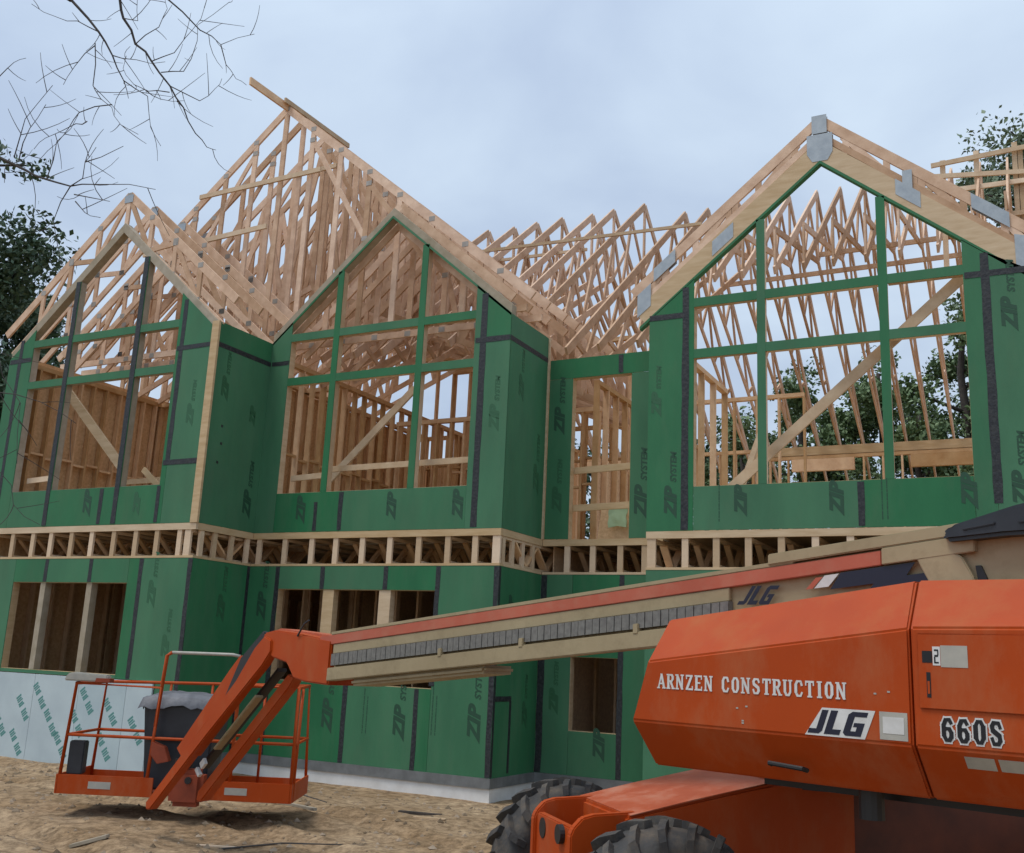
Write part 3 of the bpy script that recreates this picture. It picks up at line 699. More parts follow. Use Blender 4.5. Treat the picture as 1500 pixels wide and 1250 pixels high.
# ------------------------------------------------------------------ the boom lift
LO = Vector((1.42666, -5.70924, 0)); LA = Vector((-.95244, .30473, 0)); LN = Vector((-.30473, -.95244, 0))
lift = empty('boom_lift', (LO+LA*-4.6)[:])
tag(lift, 'orange telescopic boom lift parked in front with its boom lowered to the left', 'boom lift')
LINV = Matrix.Translation(-Vector(lift.location))
LF = lambda s, o, z: tuple(LO + LA*s + LN*o + Vector((0,0,z)))       # along boom, towards the road side, up
def lb(b, name, m, parent=lift, smooth=False, bevel=0):
    """build a mesh given in world coordinates as a child of a part of the lift"""
    o = b.build(name, m, None, smooth, bevel)
    o.data.transform(LINV); o.parent = parent
    return o
def lbox(b, s0, s1, o0, o1, z0, z1):
    P = [LF(s,o,z) for z in (z0,z1) for s, o in ((s0,o0),(s1,o0),(s1,o1),(s0,o1))]
    b.add(P, [(0,1,2,3),(7,6,5,4),(4,5,1,0),(5,6,2,1),(6,7,3,2),(7,4,0,3)]); return b
def fix(o):
    bm = bmesh.new(); bm.from_mesh(o.data); bmesh.ops.recalc_face_normals(bm, faces=bm.faces); bm.to_mesh(o.data); bm.free(); return o
# hood: front shell and rear door, faceted side
def hood_shell(name, s_list, cap0, cap1):
    prof = []
    for s, zt, zc, inset in s_list:
        pts = [(.50-inset,1.30),(.65-inset,1.505),(.65-inset,zc),(.40-inset,zt),(.06,zt+.01),(.06,1.30)]
        prof.append([LF(s,o,z) for o, z in pts])
    b = MB(); n = 6
    for r in prof: b.v += r
    for i in range(len(prof)-1):
        for j in range(n): b.f.append((i*n+j, i*n+(j+1)%n, (i+1)*n+(j+1)%n, (i+1)*n+j))
    b.f += [tuple(range(n)), tuple(range((len(prof)-1)*n, len(prof)*n))[::-1]]
    o = lb(b, name, 'orange_paint', bevel=0)
    fix(o)
    bm = bmesh.new(); bm.from_mesh(o.data)
    bmesh.ops.bevel(bm, geom=[e for e in bm.edges if e.calc_face_angle(0) > .15], offset=.010, segments=2, affect='EDGES', clamp_overlap=True)
    bm.to_mesh(o.data); bm.free()
    return o
# the nose of the front shell slopes: its crease is the foremost line
b = MB()
nose = [LF(-3.80,.50,1.30), LF(-3.80,.65,1.508), LF(-3.90,.65,1.80), LF(-3.84,.40,2.02), LF(-3.84,.06,2.03), LF(-3.88,.06,1.30)]
nose[0] = LF(-3.84,.50,1.29)
rear = [LF(-5.262,.50,1.292), LF(-5.262,.65,1.505), LF(-5.262,.65,1.975), LF(-5.19,.40,2.195), LF(-5.19,.06,2.205), LF(-5.262,.06,1.292)]
b.v = nose+rear
for j in range(6): b.f.append((j,(j+1)%6,(j+1)%6+6,j+6))
b.f += [tuple(range(6)), tuple(range(6,12))[::-1]]
hood = fix(lb(b, 'hood', 'orange_paint'))
bm = bmesh.new(); bm.from_mesh(hood.data); bmesh.ops.bevel(bm, geom=[e for e in bm.edges if e.calc_face_angle(0) > .12], offset=.009, segments=2, affect='EDGES', clamp_overlap=True); bm.to_mesh(hood.data); bm.free()
b = MB()
r0 = [LF(-5.272,.50,1.292), LF(-5.272,.652,1.505), LF(-5.272,.652,1.978), LF(-5.20,.40,2.197), LF(-5.20,.06,2.207), LF(-5.272,.06,1.292)]
r1 = [LF(-7.0,.48,1.30), LF(-7.0,.652,1.51), LF(-7.0,.652,1.99), LF(-7.0,.40,2.18), LF(-7.0,.06,2.19), LF(-7.0,.06,1.30)]
b.v = r0+r1
for j in range(6): b.f.append((j,(j+1)%6,(j+1)%6+6,j+6))
b.f += [tuple(range(6)), tuple(range(6,12))[::-1]]
hood2 = fix(lb(b, 'hood', 'orange_paint'))
bm = bmesh.new(); bm.from_mesh(hood2.data); bmesh.ops.bevel(bm, geom=[e for e in bm.edges if e.calc_face_angle(0) > .12], offset=.009, segments=2, affect='EDGES', clamp_overlap=True); bm.to_mesh(hood2.data); bm.free()
hood2['label'] = 'rear hood section with panel door, number and warning stickers'
lb(lbox(MB(), -5.30,-6.75,.654,.661,1.655,1.955), 'access_door', 'orange_paint', hood2, bevel=.004)
# hood behind the boom and the floor of the turntable
far = MB(); lbox(far, -4.0,-7.0,-.95,-.45,1.32,1.9); lb(far, 'rear_cover', 'orange_paint', bevel=.02)
tt = MB(); lbox(tt, -4.3,-6.9,-.92,.22,1.235,1.285); lb(tt, 'turntable', 'black_steel')
hd = MB().tube([LF(-4.565,.585,1.365), LF(-4.57,.615,1.372), LF(-4.74,.615,1.362), LF(-4.745,.585,1.355)], .011, 8); lb(hd, 'handle', 'black_steel', hood)
# lettering and stickers on the hood side, 1-2 mm proud
def letter(txt, s, z, h, m, par, o=.6515, bold=.0, shear=0., xs=1., sp=1., tilt=0, nz=0.):
    me = text_mesh(txt, h, m, bold, shear, xs, sp)
    ob = put('lettering', me, par)
    xa = -LA + Vector((0,0,tilt)); yb = Vector((0,0,1)) + LN*nz
    ob.matrix_parent_inverse = Matrix.Identity(4)
    w = frame(LF(s,o,z), xa, yb); w.translation = Vector(w.translation) - Vector(lift.location)
    ob.matrix_basis = w
    return ob
def sticker(s0, s1, z0, z1, m, par, o=.6508, name='sticker', shear=0., t=.0012):
    P = [LF(s0,o,z0), LF(s1,o,z0), LF(s1-shear,o,z1), LF(s0-shear,o,z1)]
    return lb(MB().prism(P, LN*t), name, m, par)
SERIF = {   # condensed slab lettering: strokes (x0,y0,x1,y1,width) on a 0.62 x 1 cell, serif bars (x0,x1,y)
 'A': ([(.06,0,.30,1,.09),(.30,1,.54,0,.16),(.15,.33,.46,.33,.08)], [(-.02,.16,0),(.42,.64,0)]),
 'R': ([(.12,0,.12,1,.16),(.12,.95,.40,.95,.09),(.40,.95,.48,.82,.15),(.48,.82,.48,.66,.15),(.48,.66,.38,.52,.13),(.38,.52,.12,.52,.09),(.30,.52,.52,0,.15)], [(0,.26,0),(0,.2,1),(.44,.64,0)]),
 'N': ([(.10,0,.10,1,.10),(.10,1,.52,0,.16),(.52,0,.52,1,.10)], [(0,.22,0),(-.02,.18,1),(.42,.63,1)]),
 'Z': ([(.05,.95,.55,.95,.10),(.50,.98,.10,.02,.16),(.05,.05,.57,.05,.10),(.07,.95,.07,.76,.06),(.55,.05,.55,.24,.06)], []),
 'E': ([(.12,0,.12,1,.16),(.12,.95,.53,.95,.10),(.12,.5,.40,.5,.09),(.12,.05,.55,.05,.10),(.52,.95,.52,.76,.06),(.54,.05,.54,.24,.06)], [(0,.2,0),(0,.2,1)]),
 'C': ([(.12,.25,.12,.75,.16),(.12,.75,.22,.95,.14),(.22,.95,.44,.95,.10),(.44,.95,.52,.70,.12),(.12,.25,.22,.05,.14),(.22,.05,.44,.05,.10),(.44,.05,.53,.26,.10)], []),
 'O': ([(.11,.25,.11,.75,.16),(.11,.75,.22,.95,.13),(.22,.95,.38,.95,.09),(.38,.95,.49,.75,.13),(.49,.75,.49,.25,.16),(.49,.25,.38,.05,.13),(.38,.05,.22,.05,.09),(.22,.05,.11,.25,.13)], []),
 'S': ([(.51,.74,.44,.94,.10),(.44,.94,.20,.95,.10),(.20,.95,.11,.80,.14),(.11,.80,.14,.62,.15),(.14,.62,.46,.40,.17),(.46,.40,.49,.20,.15),(.49,.20,.40,.05,.14),(.40,.05,.17,.05,.10),(.17,.05,.09,.28,.10)], []),
 'T': ([(.30,0,.30,1,.16),(.03,.95,.57,.95,.10),(.04,.95,.04,.74,.06),(.56,.95,.56,.74,.06)], [(.17,.43,0)]),
 'U': ([(.11,.25,.11,1,.15),(.11,.25,.22,.05,.13),(.22,.05,.38,.05,.10),(.38,.05,.49,.25,.12),(.49,.25,.49,1,.11)], [(0,.24,1),(.38,.60,1)]),
 'I': ([(.22,0,.22,1,.17)], [(.08,.36,0),(.08,.36,1)]),
 '6': ([(.50,.80,.42,.95,.12),(.42,.95,.22,.93,.10),(.22,.93,.11,.70,.15),(.11,.70,.11,.25,.17),(.11,.25,.22,.05,.14),(.22,.05,.40,.05,.10),(.40,.05,.50,.20,.15),(.50,.20,.50,.38,.16),(.50,.38,.40,.55,.14),(.40,.55,.22,.55,.09),(.22,.55,.11,.42,.1)], []),
 '0': ([(.11,.25,.11,.75,.18),(.11,.75,.22,.95,.13),(.22,.95,.38,.95,.09),(.38,.95,.49,.75,.13),(.49,.75,.49,.25,.18),(.49,.25,.38,.05,.13),(.38,.05,.22,.05,.09),(.22,.05,.11,.25,.13)], []),
}
ADV = {'I': .50, 'T': .68, 'N': .74, 'A': .72}
def serif(txt, s, z, h, m, par, o=.6515, xs=.8, gap=.06, fat=0., t=.0008):
    """words in slab lettering; each stroke a hair prouder than the last so that none share a plane"""
    b = MB(); x = 0; k = 0
    for ch in txt:
        if ch == ' ': x += .55; continue
        st, sf = SERIF[ch]
        for x0,y0,x1,y1,w in st + [(a,.035 if y == 0 else .965,c,.035 if y == 0 else .965,.07) for a, c, y in sf]:
            d = Vector((x1-x0, y1-y0)).normalized(); w2 = w/2+fat; ex = .02+fat
            n = Vector((-d.y, d.x)); a = Vector((x0,y0))-d*ex; c = Vector((x1,y1))+d*ex
            q = [a+n*w2, a-n*w2, c-n*w2, c+n*w2]; k += 1
            P = [LF(s-(x+p.x)*h*xs, o, z+max(-fat,min(1+fat,p.y))*h) for p in q]
            b.prism(P, LN*(t+.00006*(k%24)))
        x += ADV.get(ch, .70)+gap
    return fix(lb(b, 'lettering', m, par)), x*h*xs
serif('ARNZEN CONSTRUCTION', -3.965, 1.672, .070, 'decal_white', hood, xs=1.03, fat=.012)
def block_jlg(s, z, h, m, par, o, xs=1., t=.001, italic=.38):
    """the maker's slanted block initials"""
    polys = [[(0,0),(.42,0),(.52,.12),(.52,1),(.28,1),(.28,.2),(.0,.2)],
             [(.62,0),(1.2,0),(1.2,.22),(.88,.22),(.88,1),(.62,1)],
             [(1.3,.12),(1.42,0),(1.98,0),(1.98,.55),(1.6,.55),(1.6,.38),(1.74,.38),(1.74,.2),(1.55,.2),(1.55,.8),(1.98,.8),(1.98,1),(1.42,1),(1.3,.88)]]
    b = MB()
    for P in polys: b.prism([LF(s-(x*xs+italic*y)*h, o, z+y*h) for x, y in P], LN*t)
    return fix(lb(b, 'lettering', m, par))
b = MB(); b.prism([LF(-4.775,.6508,1.513), LF(-5.055,.6508,1.513), LF(-5.105,.6508,1.632), LF(-4.86,.6508,1.632)], LN*.0012)
lb(b, 'sticker', 'decal_white', hood)
block_jlg(-4.788, 1.522, .101, 'decal_navy', hood, .6522, 1.24)
sticker(-5.122,-5.243,1.52,1.632,'decal_grey',hood); sticker(-5.137,-5.228,1.545,1.612,'decal_white',hood,.6521)
serif('660S', -5.385, 1.535, .088, 'decal_white', hood2, .6528, .86, .13, .11)
serif('660S', -5.385, 1.535, .088, 'decal_black', hood2, .6548, .86, .13, .03)
sticker(-5.32,-5.362,1.838,1.885,'decal_black',hood2,.6612); sticker(-5.364,-5.395,1.828,1.903,'decal_white',hood2,.6612); sticker(-5.397,-5.505,1.822,1.908,'decal_grey',hood2,.6612)
b = MB()
for q in ((-5.371,1.885,-5.388,1.892),(-5.384,1.868,-5.389,1.889),(-5.372,1.862,-5.387,1.870),(-5.370,1.838,-5.376,1.862),(-5.370,1.836,-5.389,1.842)): b.prism([LF(q[0],.6626,q[1]),LF(q[2],.6626,q[1]),LF(q[2],.6626,q[3]),LF(q[0],.6626,q[3])], LN*.0006)
fix(lb(b, 'sticker_symbol', 'decal_black', hood2))
sticker(-5.335,-5.352,1.70,1.80,'decal_black',hood2,.6612); sticker(-5.339,-5.348,1.715,1.765,'orange_paint',hood2,.6625)
for s0, s1 in ((-5.46,-5.575),(-5.59,-5.70)):
    P = [LF(s0,.6335,1.482), LF(s1,.6335,1.482), LF(s1,.6005,1.436), LF(s0,.6005,1.436)]
    st = fix(lb(MB().prism(P, (LN*.8+Vector((0,0,-.58)))*.002), 'sticker', 'decal_grey', hood2))
# scuffs where stickers were
for s, z in ((-4.42,1.6),(-4.47,1.61),(-4.45,1.545),(-5.1,1.70),(-5.16,1.71),(-4.45,1.535),(-4.6,1.42),(-4.66,1.40)):
    if z > 1.5: sticker(s,s-.012,z,z+.007,'decal_grey',hood,t=.0009,name='paint_chip')

# boom: base section with stripe, cable track and lower beam, falling towards the tip
BS = .1025
bz = lambda s, z: z + BS*(-.2-s)           # heights are given at the tip
def boom_box(b, s0, s1, o0, o1, z0, z1):
    P = []
    for zz in (z0, z1):
        for s, o in ((s0,o0),(s1,o0),(s1,o1),(s0,o1)): P.append(LF(s,o,bz(s,zz)))
    b.add(P, [(0,1,2,3),(7,6,5,4),(4,5,1,0),(5,6,2,1),(6,7,3,2),(7,4,0,3)]); return b
bo = fix(lb(boom_box(MB(), -.22,-6.4,-.33,-.03,1.60,1.925), 'boom', 'cream_paint', bevel=.012))
fix(lb(boom_box(MB(), -.2,-4.35,-.34,.0,1.915,1.94), 'boom_top_plate', 'cream_paint', bo, bevel=.004))
fix(lb(boom_box(MB(), -.05,-4.84,-.031,.004,1.84,1.913), 'boom_stripe', 'red_stripe', bo, bevel=.004))
fix(lb(boom_box(MB(), -.24,-3.95,-.031,-.002,1.765,1.838), 'boom_side_plate', 'cream_paint', bo, bevel=.004))
lowb = fix(lb(boom_box(MB(), -.22,-4.3,-.06,.03,1.555,1.655), 'track_tray', 'cream_paint', bo, bevel=.006))
fix(lb(boom_box(MB(), -.5,-2.0,-.3,.0,1.50,1.557), 'boom_wear_plate', 'cream_paint', bo, bevel=.02))
trk = MB(); s = -.25; k = 0
while s > -3.92:
    boom_box(trk, s, s-.052, -.028, .018+.002*(k%2), 1.672, 1.762); s -= .058; k += 1
fix(lb(trk, 'cable_track', 'track_grey', bo))
for s in (-1.55,-2.35,-3.3):
    fix(lb(boom_box(MB(), s, s-.04, .0, .034, 1.64, 1.70), 'track_clip', 'cream_paint', bo, bevel=.004))
# upper mid section by the turntable
fix(lb(boom_box(MB(), -4.2,-5.35,-.34,.01,1.925,1.985), 'boom_top_plate', 'cream_paint', bo, bevel=.006))
fix(lb(boom_box(MB(), -4.845,-5.3,-.031,.012,1.84,1.922), 'boom_bracket', 'cream_paint', bo, bevel=.004))
def boom_letter(s, zt, h, m, o):
    block = block_jlg(s, bz(s,zt), h, m, bo, o, italic=.7); return block
boom_letter(-4.0, 1.738, .10, 'decal_navy', -.0005)
for i, (s0, s1, z0, z1, m) in enumerate(((-4.42,-4.46,1.77,1.83,'red_stripe'),(-4.47,-4.55,1.77,1.835,'decal_white'),(-4.56,-4.95,1.755,1.838,'decal_navy'),(-4.75,-5.1,1.70,1.78,'decal_navy'))):
    P = [LF(s0,-.0008-.0002*i,bz(s0,z0)), LF(s1,-.0008-.0002*i,bz(s1,z0)), LF(s1-.06,-.0008-.0002*i,bz(s1,z1)), LF(s0-.06,-.0008-.0002*i,bz(s0,z1))]
    fix(lb(MB().prism(P, -LN*.001 + LN*.003), 'boom_decal', m, bo))
# the upright that carries the boom, with its black cover
up = MB(); up.prism([LF(s,-.05,z) for s, z in ((-5.24,1.25),(-5.24,2.15),(-5.31,2.31),(-5.26,2.40),(-6.9,2.46),(-6.9,1.25))], -LN*.4)
upr = fix(lb(up, 'upright', 'cream_paint', bevel=.012))
bk = MB(); bk.prism([LF(s,-.045,z) for s, z in ((-5.30,2.05),(-5.34,2.05),(-5.34,2.24),(-5.315,2.30),(-5.29,2.30),(-5.30,2.22))], LN*.03); fix(lb(bk, 'hinge_plate', 'black_steel', upr))
br = MB(); br.prism([LF(s,-.02,z) for s, z in ((-5.12,2.10),(-5.29,2.10),(-5.29,2.24),(-5.24,2.34),(-5.19,2.37),(-5.02,2.34),(-5.08,2.22))], LN*.03); fix(lb(br, 'boom_bracket', 'cream_paint', upr, bevel=.006))
cv = MB(); cv.prism([LF(s,.06,z) for s, z in ((-5.18,2.41),(-5.165,2.45),(-5.21,2.485),(-5.5,2.56),(-5.58,2.575),(-6.9,2.64),(-6.9,2.44),(-5.45,2.425),(-5.24,2.412))], -LN*.6)
cov = fix(lb(cv, 'boom_cover', 'black_plastic', upr, bevel=.018))
for s0, s1, za, zb in ((-5.27,-5.42,2.455,2.475),(-5.52,-5.9,2.475,2.485)): fix(lb(MB().prism([LF(s0,.058,za),LF(s1,.058,zb),LF(s1,.058,zb+.014),LF(s0,.058,za+.014)], LN*.012), 'cover_rib', 'black_plastic', cov, bevel=.004))

# boom nose, jib and its lower link
ns = MB(); ns.prism([LF(s,.012,z) for s, z in ((-.22,1.525),(-.22,1.875),(.30,1.925),(.62,1.945),(.78,1.92),(.80,1.84),(.64,1.72),(.40,1.68),(.28,1.56),(.10,1.535))], -LN*.36)
nose_o = fix(lb(ns, 'boom_nose', 'orange_paint', bevel=.012))
fix(lb(MB().prism([LF(s,-.1,z) for s, z in ((-.3,1.90),(.7,1.965),(.78,1.945),(.3,1.915),(-.3,1.885))], -LN*.2), 'nose_cap', 'orange_pale', nose_o))
fix(lb(MB().tube([LF(.25,.02,1.9), LF(.15,.03,2.0), LF(.1,.02,2.03)], .008, 6), 'hose', 'black_steel', nose_o))
J0, J1 = Vector((.74,1.80)), Vector((2.50,.33))
jd = (J1-J0).normalized(); jn = Vector((-jd.y, jd.x))          # jn points up and outwards
if jn.y < 0: jn = -jn
def jprism(pts, o0, o1, name, m, par=None, bev=.01):
    P = [LF((J0+jd*a+jn*c).x, o0, (J0+jd*a+jn*c).y) for a, c in pts]
    return fix(lb(MB().prism(P, LN*(o1-o0)), name, m, par or lift, bevel=bev))
JL = (J1-J0).length
jib = jprism([(-.12,-.02),(-.05,.08),(.12,.09),(.5,.035),(JL*.5,.03),(JL+.06,.035),(JL+.09,-.03),(JL+.02,-.07),(JL*.5,-.085),(.1,-.12),(-.06,-.10)], -.06, .03, 'jib', 'orange_paint')
jprism([(.34,.085),(.42,.25),(.62,.25),(1.74,.20),(1.70,.075),(.5,.075)], -.24, -.03, 'jib_cover', 'orange_paint', jib)
jprism([(-.02,.08),(.0,.19),(.4,.22),(.9,.05),(.3,.04)], -.075, -.02, 'hose_bundle', 'black_steel', jib, .015)
jprism([(.1,-.135),(.12,-.16),(JL-.7,-.13),(JL-.7,-.10)], -.22, -.12, 'cylinder_rod', 'black_steel', jib, .004)
jprism([(.45,-.155),(.45,-.185),(1.25,-.165),(1.25,-.14)], -.16, -.08, 'cylinder', 'cream_paint', jib, .006)
jprism([(-.02,-.33),(.05,-.24),(JL-.52,-.24),(JL-.45,-.30),(JL-.52,-.35),(.1,-.35)], -.26, -.16, 'jib_link', 'orange_paint', jib, .01)
ms = [(1.3,-.15),(1.55,-.15)]
jprism([(1.42,-.13),(1.42,-.19),(1.5,-.19),(1.5,-.13)], -.1, -.07, 'sticker', 'decal_white', jib, 0); jprism([(1.56,-.13),(1.54,-.22),(1.58,-.22),(1.6,-.13)], -.1, -.07, 'sticker', 'decal_white', jib, 0)
# platform
PA = Vector((.8824,.4705,0)); PN = Vector((.4705,-.8824,0)); PO = Vector((-2.432,-4.813,0))
PF = lambda u, w, z: tuple(PO + PA*u - PN*w + Vector((0,0,z)))        # along the front, back into depth, up
PWd, PD, Z0 = 2.39, .88, .255
plat = empty('platform', (0,0,0), 0, lift)
def pbox(b, u0,u1,w0,w1,z0,z1):
    P = [PF(u,w,z) for z in (z0,z1) for u, w in ((u0,w0),(u1,w0),(u1,w1),(u0,w1))]
    b.add(P, [(0,3,2,1),(4,5,6,7),(0,1,5,4),(1,2,6,5),(2,3,7,6),(3,0,4,7)]); return b
fix(lb(pbox(MB(), 0,PWd,0,PD,Z0+.02,Z0+.05), 'platform_floor', 'orange_dark', plat))
for a in ((0,.98,-.02,0),(1.42,PWd,-.02,0),(0,PWd,PD,PD+.02),(-.02,0,-.02,PD+.02),(PWd,PWd+.02,-.02,PD+.02)):
    fix(lb(pbox(MB(), *a, Z0,Z0+.19 if a[1] < 2 or a[0] > 0 else Z0+.15), 'toe_board', 'orange_paint', plat, bevel=.003))
for u0, u1 in ((.32,.55),(1.72,1.95)): fix(lb(pbox(MB(), u0,u1,-.0225,-.0195,Z0+.06,Z0+.13), 'sticker', 'decal_grey', plat))
def rail(pts, r=.019, m='orange_paint', name='guard_rail'): return fix(lb(MB().tube([PF(*p) for p in pts], r, 8), name, m, plat, smooth=True))
T1 = Z0+1.10; TM = Z0+.58
TF = T1+.02
# front left and right end frames, mid rails, rear rail
rail([(.0,0,Z0),(.06,0,T1),(.95,0,T1-.01),(.90,0,Z0)]); rail([(PWd,0,Z0),(PWd,0,TF+.03),(PWd-.5,0,TF+.03)]); rail([(PWd+.01,.08,Z0),(PWd+.03,.08,TF+.02)],.016)
rail([(0,PD,Z0),(.05,PD,T1),(PWd-.05,PD,T1+.05),(PWd,PD,Z0)]); rail([(.06,0,T1),(.05,PD,T1)]); rail([(PWd,0,TF+.03),(PWd-.05,PD,T1+.05)])
rail([(.03,0,TM),(PWd,0,TM)],.016); rail([(.03,PD,TM),(PWd-.02,PD,TM)],.016); rail([(.03,0,TM),(.03,PD,TM)],.016); rail([(PWd,0,TM),(PWd-.02,PD,TM)],.016)
for u in (.78,1.25,1.85): rail([(u,PD,Z0),(u,PD,T1+.03)],.015)
rail([(.93,.0,T1-.4),(.97,0,TF+.30),(1.02,0,TF+.335)]); rail([(1.02,0,TF+.335),(1.66,0,TF+.34),(1.74,0,TF+.325)], .017, 'decal_grey'); rail([(1.74,0,TF+.325),(1.76,0,TF+.1),(1.76,0,Z0+.1)])
# control box, mounting and gate box on the rail
fix(lb(pbox(MB(), .06,.22,.02,.14,Z0+.19,Z0+.52), 'tool_tray', 'black_plastic', plat, bevel=.01))
fix(lb(MB().prism([PF(u,-.03,z) for u, z in ((.92,Z0+.55),(1.06,Z0+.5),(1.12,Z0+.36),(1.0,Z0+.33),(.92,Z0+.42))], tuple(-PN*.1)), 'latch', 'orange_dark', plat, bevel=.006))
rot = fix(lb(pbox(MB(), 1.18,1.52,-.16,.06,Z0-.06,Z0+.30), 'rotator', 'orange_dark', plat, bevel=.05))
fix(lb(MB().tube([PF(1.3,-.10,Z0+.32), PF(1.3,-.10,Z0+.40)], .09, 12), 'rotator_pin', 'black_steel', plat))
fix(lb(MB().tube([PF(1.38,-.165,Z0+.2), PF(1.38,-.185,Z0+.2)], .035, 10), 'rotator_bolt', 'black_steel', plat))

# chassis and wheels
CO = Vector((4.353+.185,-6.9255+.10,0)); CL = Vector((.7255,.6883,0)); CQ = Vector((.6883,-.7255,0))
CF = lambda l, q, z: tuple(CO + CL*l + CQ*q + Vector((0,0,z)))
ch = MB()
ch.prism([CF(l,.40,z) for l, z in ((-.12,.55),(-.12,1.00),(.25,1.08),(.6,1.152),(.75,1.18),(1.25,1.184),(1.25,.45),(.2,.45))], tuple(-CQ*.80))
chas = fix(lb(ch, 'chassis', 'orange_paint', bevel=.015))
fr = MB().prism([CF(l,.36,z) for l, z in ((1.255,.45),(1.255,1.184),(2.6,1.19),(2.9,.95),(2.9,.45))], tuple(-CQ*.72)); fix(lb(fr, 'frame', 'shaded_orange', chas, bevel=.01))  # rear run of the frame, coloured dark for the hood's shade
fix(lb(MB().prism([CF(l,.398,z) for l, z in ((-.1,1.006),(.25,1.085),(.6,1.157),(.74,1.186))] + [CF(l,-.398,z) for l, z in ((.74,1.186),(.6,1.157),(.25,1.085),(-.1,1.006))], (0,0,.004)), 'chassis_deck', 'orange_pale', chas))
for q0 in (.30,-.34):
    pts = [(-.42,.42),(-.42,.90)] + [(-.42+.13*(1-math.cos(t)),.875+.13*math.sin(t)) for t in (.5,1.05,1.57)] + [(.1,1.03),(.1,.42)]
    P = [CF(l,q0,z) for l, z in pts]
    ear = fix(lb(MB().prism(P, tuple(CQ*.06)), 'axle_ear', 'orange_paint', chas, bevel=.008))
for z in (.88,.56):
    fix(lb(MB().tube([CF(-.428,.0+.17,z), CF(-.40,.17,z)], .05, 16), 'pin_boss', 'black_steel', chas))
fp = MB().prism([CF(-.40,-.30,.42), CF(-.40,.32,.42), CF(-.40,.32,.93), CF(-.40,-.30,.93)], tuple(CL*.05)); fix(lb(fp, 'end_plate', 'orange_paint', chas, bevel=.008))
fix(lb(MB().tube([CF(-.405,-.17,.86), CF(-.39,-.17,.86)], .055, 16), 'pin_hole', 'black_steel', chas)); fix(lb(MB().tube([CF(-.405,-.12,.52), CF(-.39,-.12,.52)], .05, 16), 'pin_hole', 'black_steel', chas))
fix(lb(MB().tube([CF(.05,-.75,.52), CF(.05,.75,.52)], .11, 12), 'axle', 'black_steel', chas)); fix(lb(MB().tube([CF(2.7,-.75,.52), CF(2.7,.75,.52)], .11, 12), 'axle', 'black_steel', chas))
bearing = fix(lb(MB().tube([CF(1.25,.15,1.15), CF(1.25,.15,1.26)], .42, 28), 'slew_bearing', 'black_steel', chas))
fix(lb(MB().tube([LF(-4.93,.36,1.16), LF(-4.93,.36,1.30)], .055, 14), 'swing_motor', 'black_steel', chas))
def wheel(l, q, side, steer=0.):
    """tyre with angled lugs; axis along the axle"""
    e = empty('wheel', (0,0,0), 0, lift); e.location = Vector(CF(l,q,.53)) - Vector(lift.location)
    e.rotation_euler = (0, 0, math.atan2(CQ.y, CQ.x)+steer)             # local x = axle, outwards for side=1
    prof = [(-.15,.27),(-.175,.33),(-.18,.40),(-.165,.455),(-.12,.478),(0,.485),(.12,.478),(.165,.455),(.18,.40),(.175,.33),(.15,.27)]
    n = 40; b = MB()
    for i in range(n):
        a = 2*math.pi*i/n
        for x, r in prof: b.v.append((x, r*math.cos(a), r*math.sin(a)))
    k = len(prof)
    for i in range(n):
        for j in range(k-1): b.f.append((i*k+j, i*k+j+1, ((i+1)%n)*k+j+1, ((i+1)%n)*k+j))
    fix(b.build('tyre', 'rubber', e, True))
    lug = MB(); nl = 20
    for i in range(nl):
        for sgn in (-1, 1):
            a0 = 2*math.pi*(i+(.5 if sgn > 0 else 0))/nl
            def pt(x, da, r): return (sgn*x, r*math.cos(a0+da), r*math.sin(a0+da))
            rows = [(.01,-.13,.478,.522),(.10,-.03,.472,.522),(.165,.045,.448,.508),(.19,.07,.395,.455)]
            w = .05; vs = []
            for x, da, ri, ro in rows: vs += [pt(x,da-w,ri), pt(x,da+w,ri), pt(x,da-w*.8,ro), pt(x,da+w*.8,ro)]
            fs = [(0,1,3,2),(12,14,15,13)]
            for r in range(3):
                o = 4*r; fs += [(o,o+4,o+5,o+1),(o+2,o+3,o+7,o+6),(o,o+2,o+6,o+4),(o+1,o+5,o+7,o+3)]
            lug.add(vs, fs)
    fix(lug.build('tread_lugs', 'rubber', e))
    rim = MB(); rp = [(-.10,.275),(.155*side,.285),(.165*side,.25),(.06*side,.22),(.05*side,.10),(.11*side,.09),(.11*side,.0)]
    m2 = 24
    for i in range(m2):
        a = 2*math.pi*i/m2
        for x, r in rp: rim.v.append((x, r*math.cos(a), r*math.sin(a)))
    kk = len(rp)
    for i in range(m2):
        for j in range(kk-1): rim.f.append((i*kk+j, i*kk+j+1, ((i+1)%m2)*kk+j+1, ((i+1)%m2)*kk+j))
    fix(rim.build('rim', 'black_steel', e))
    return e
wheel(-.08, .80, 1); wheel(0, -.88, -1, .08); wheel(2.72, .90, 1); wheel(2.72, -.88, -1)

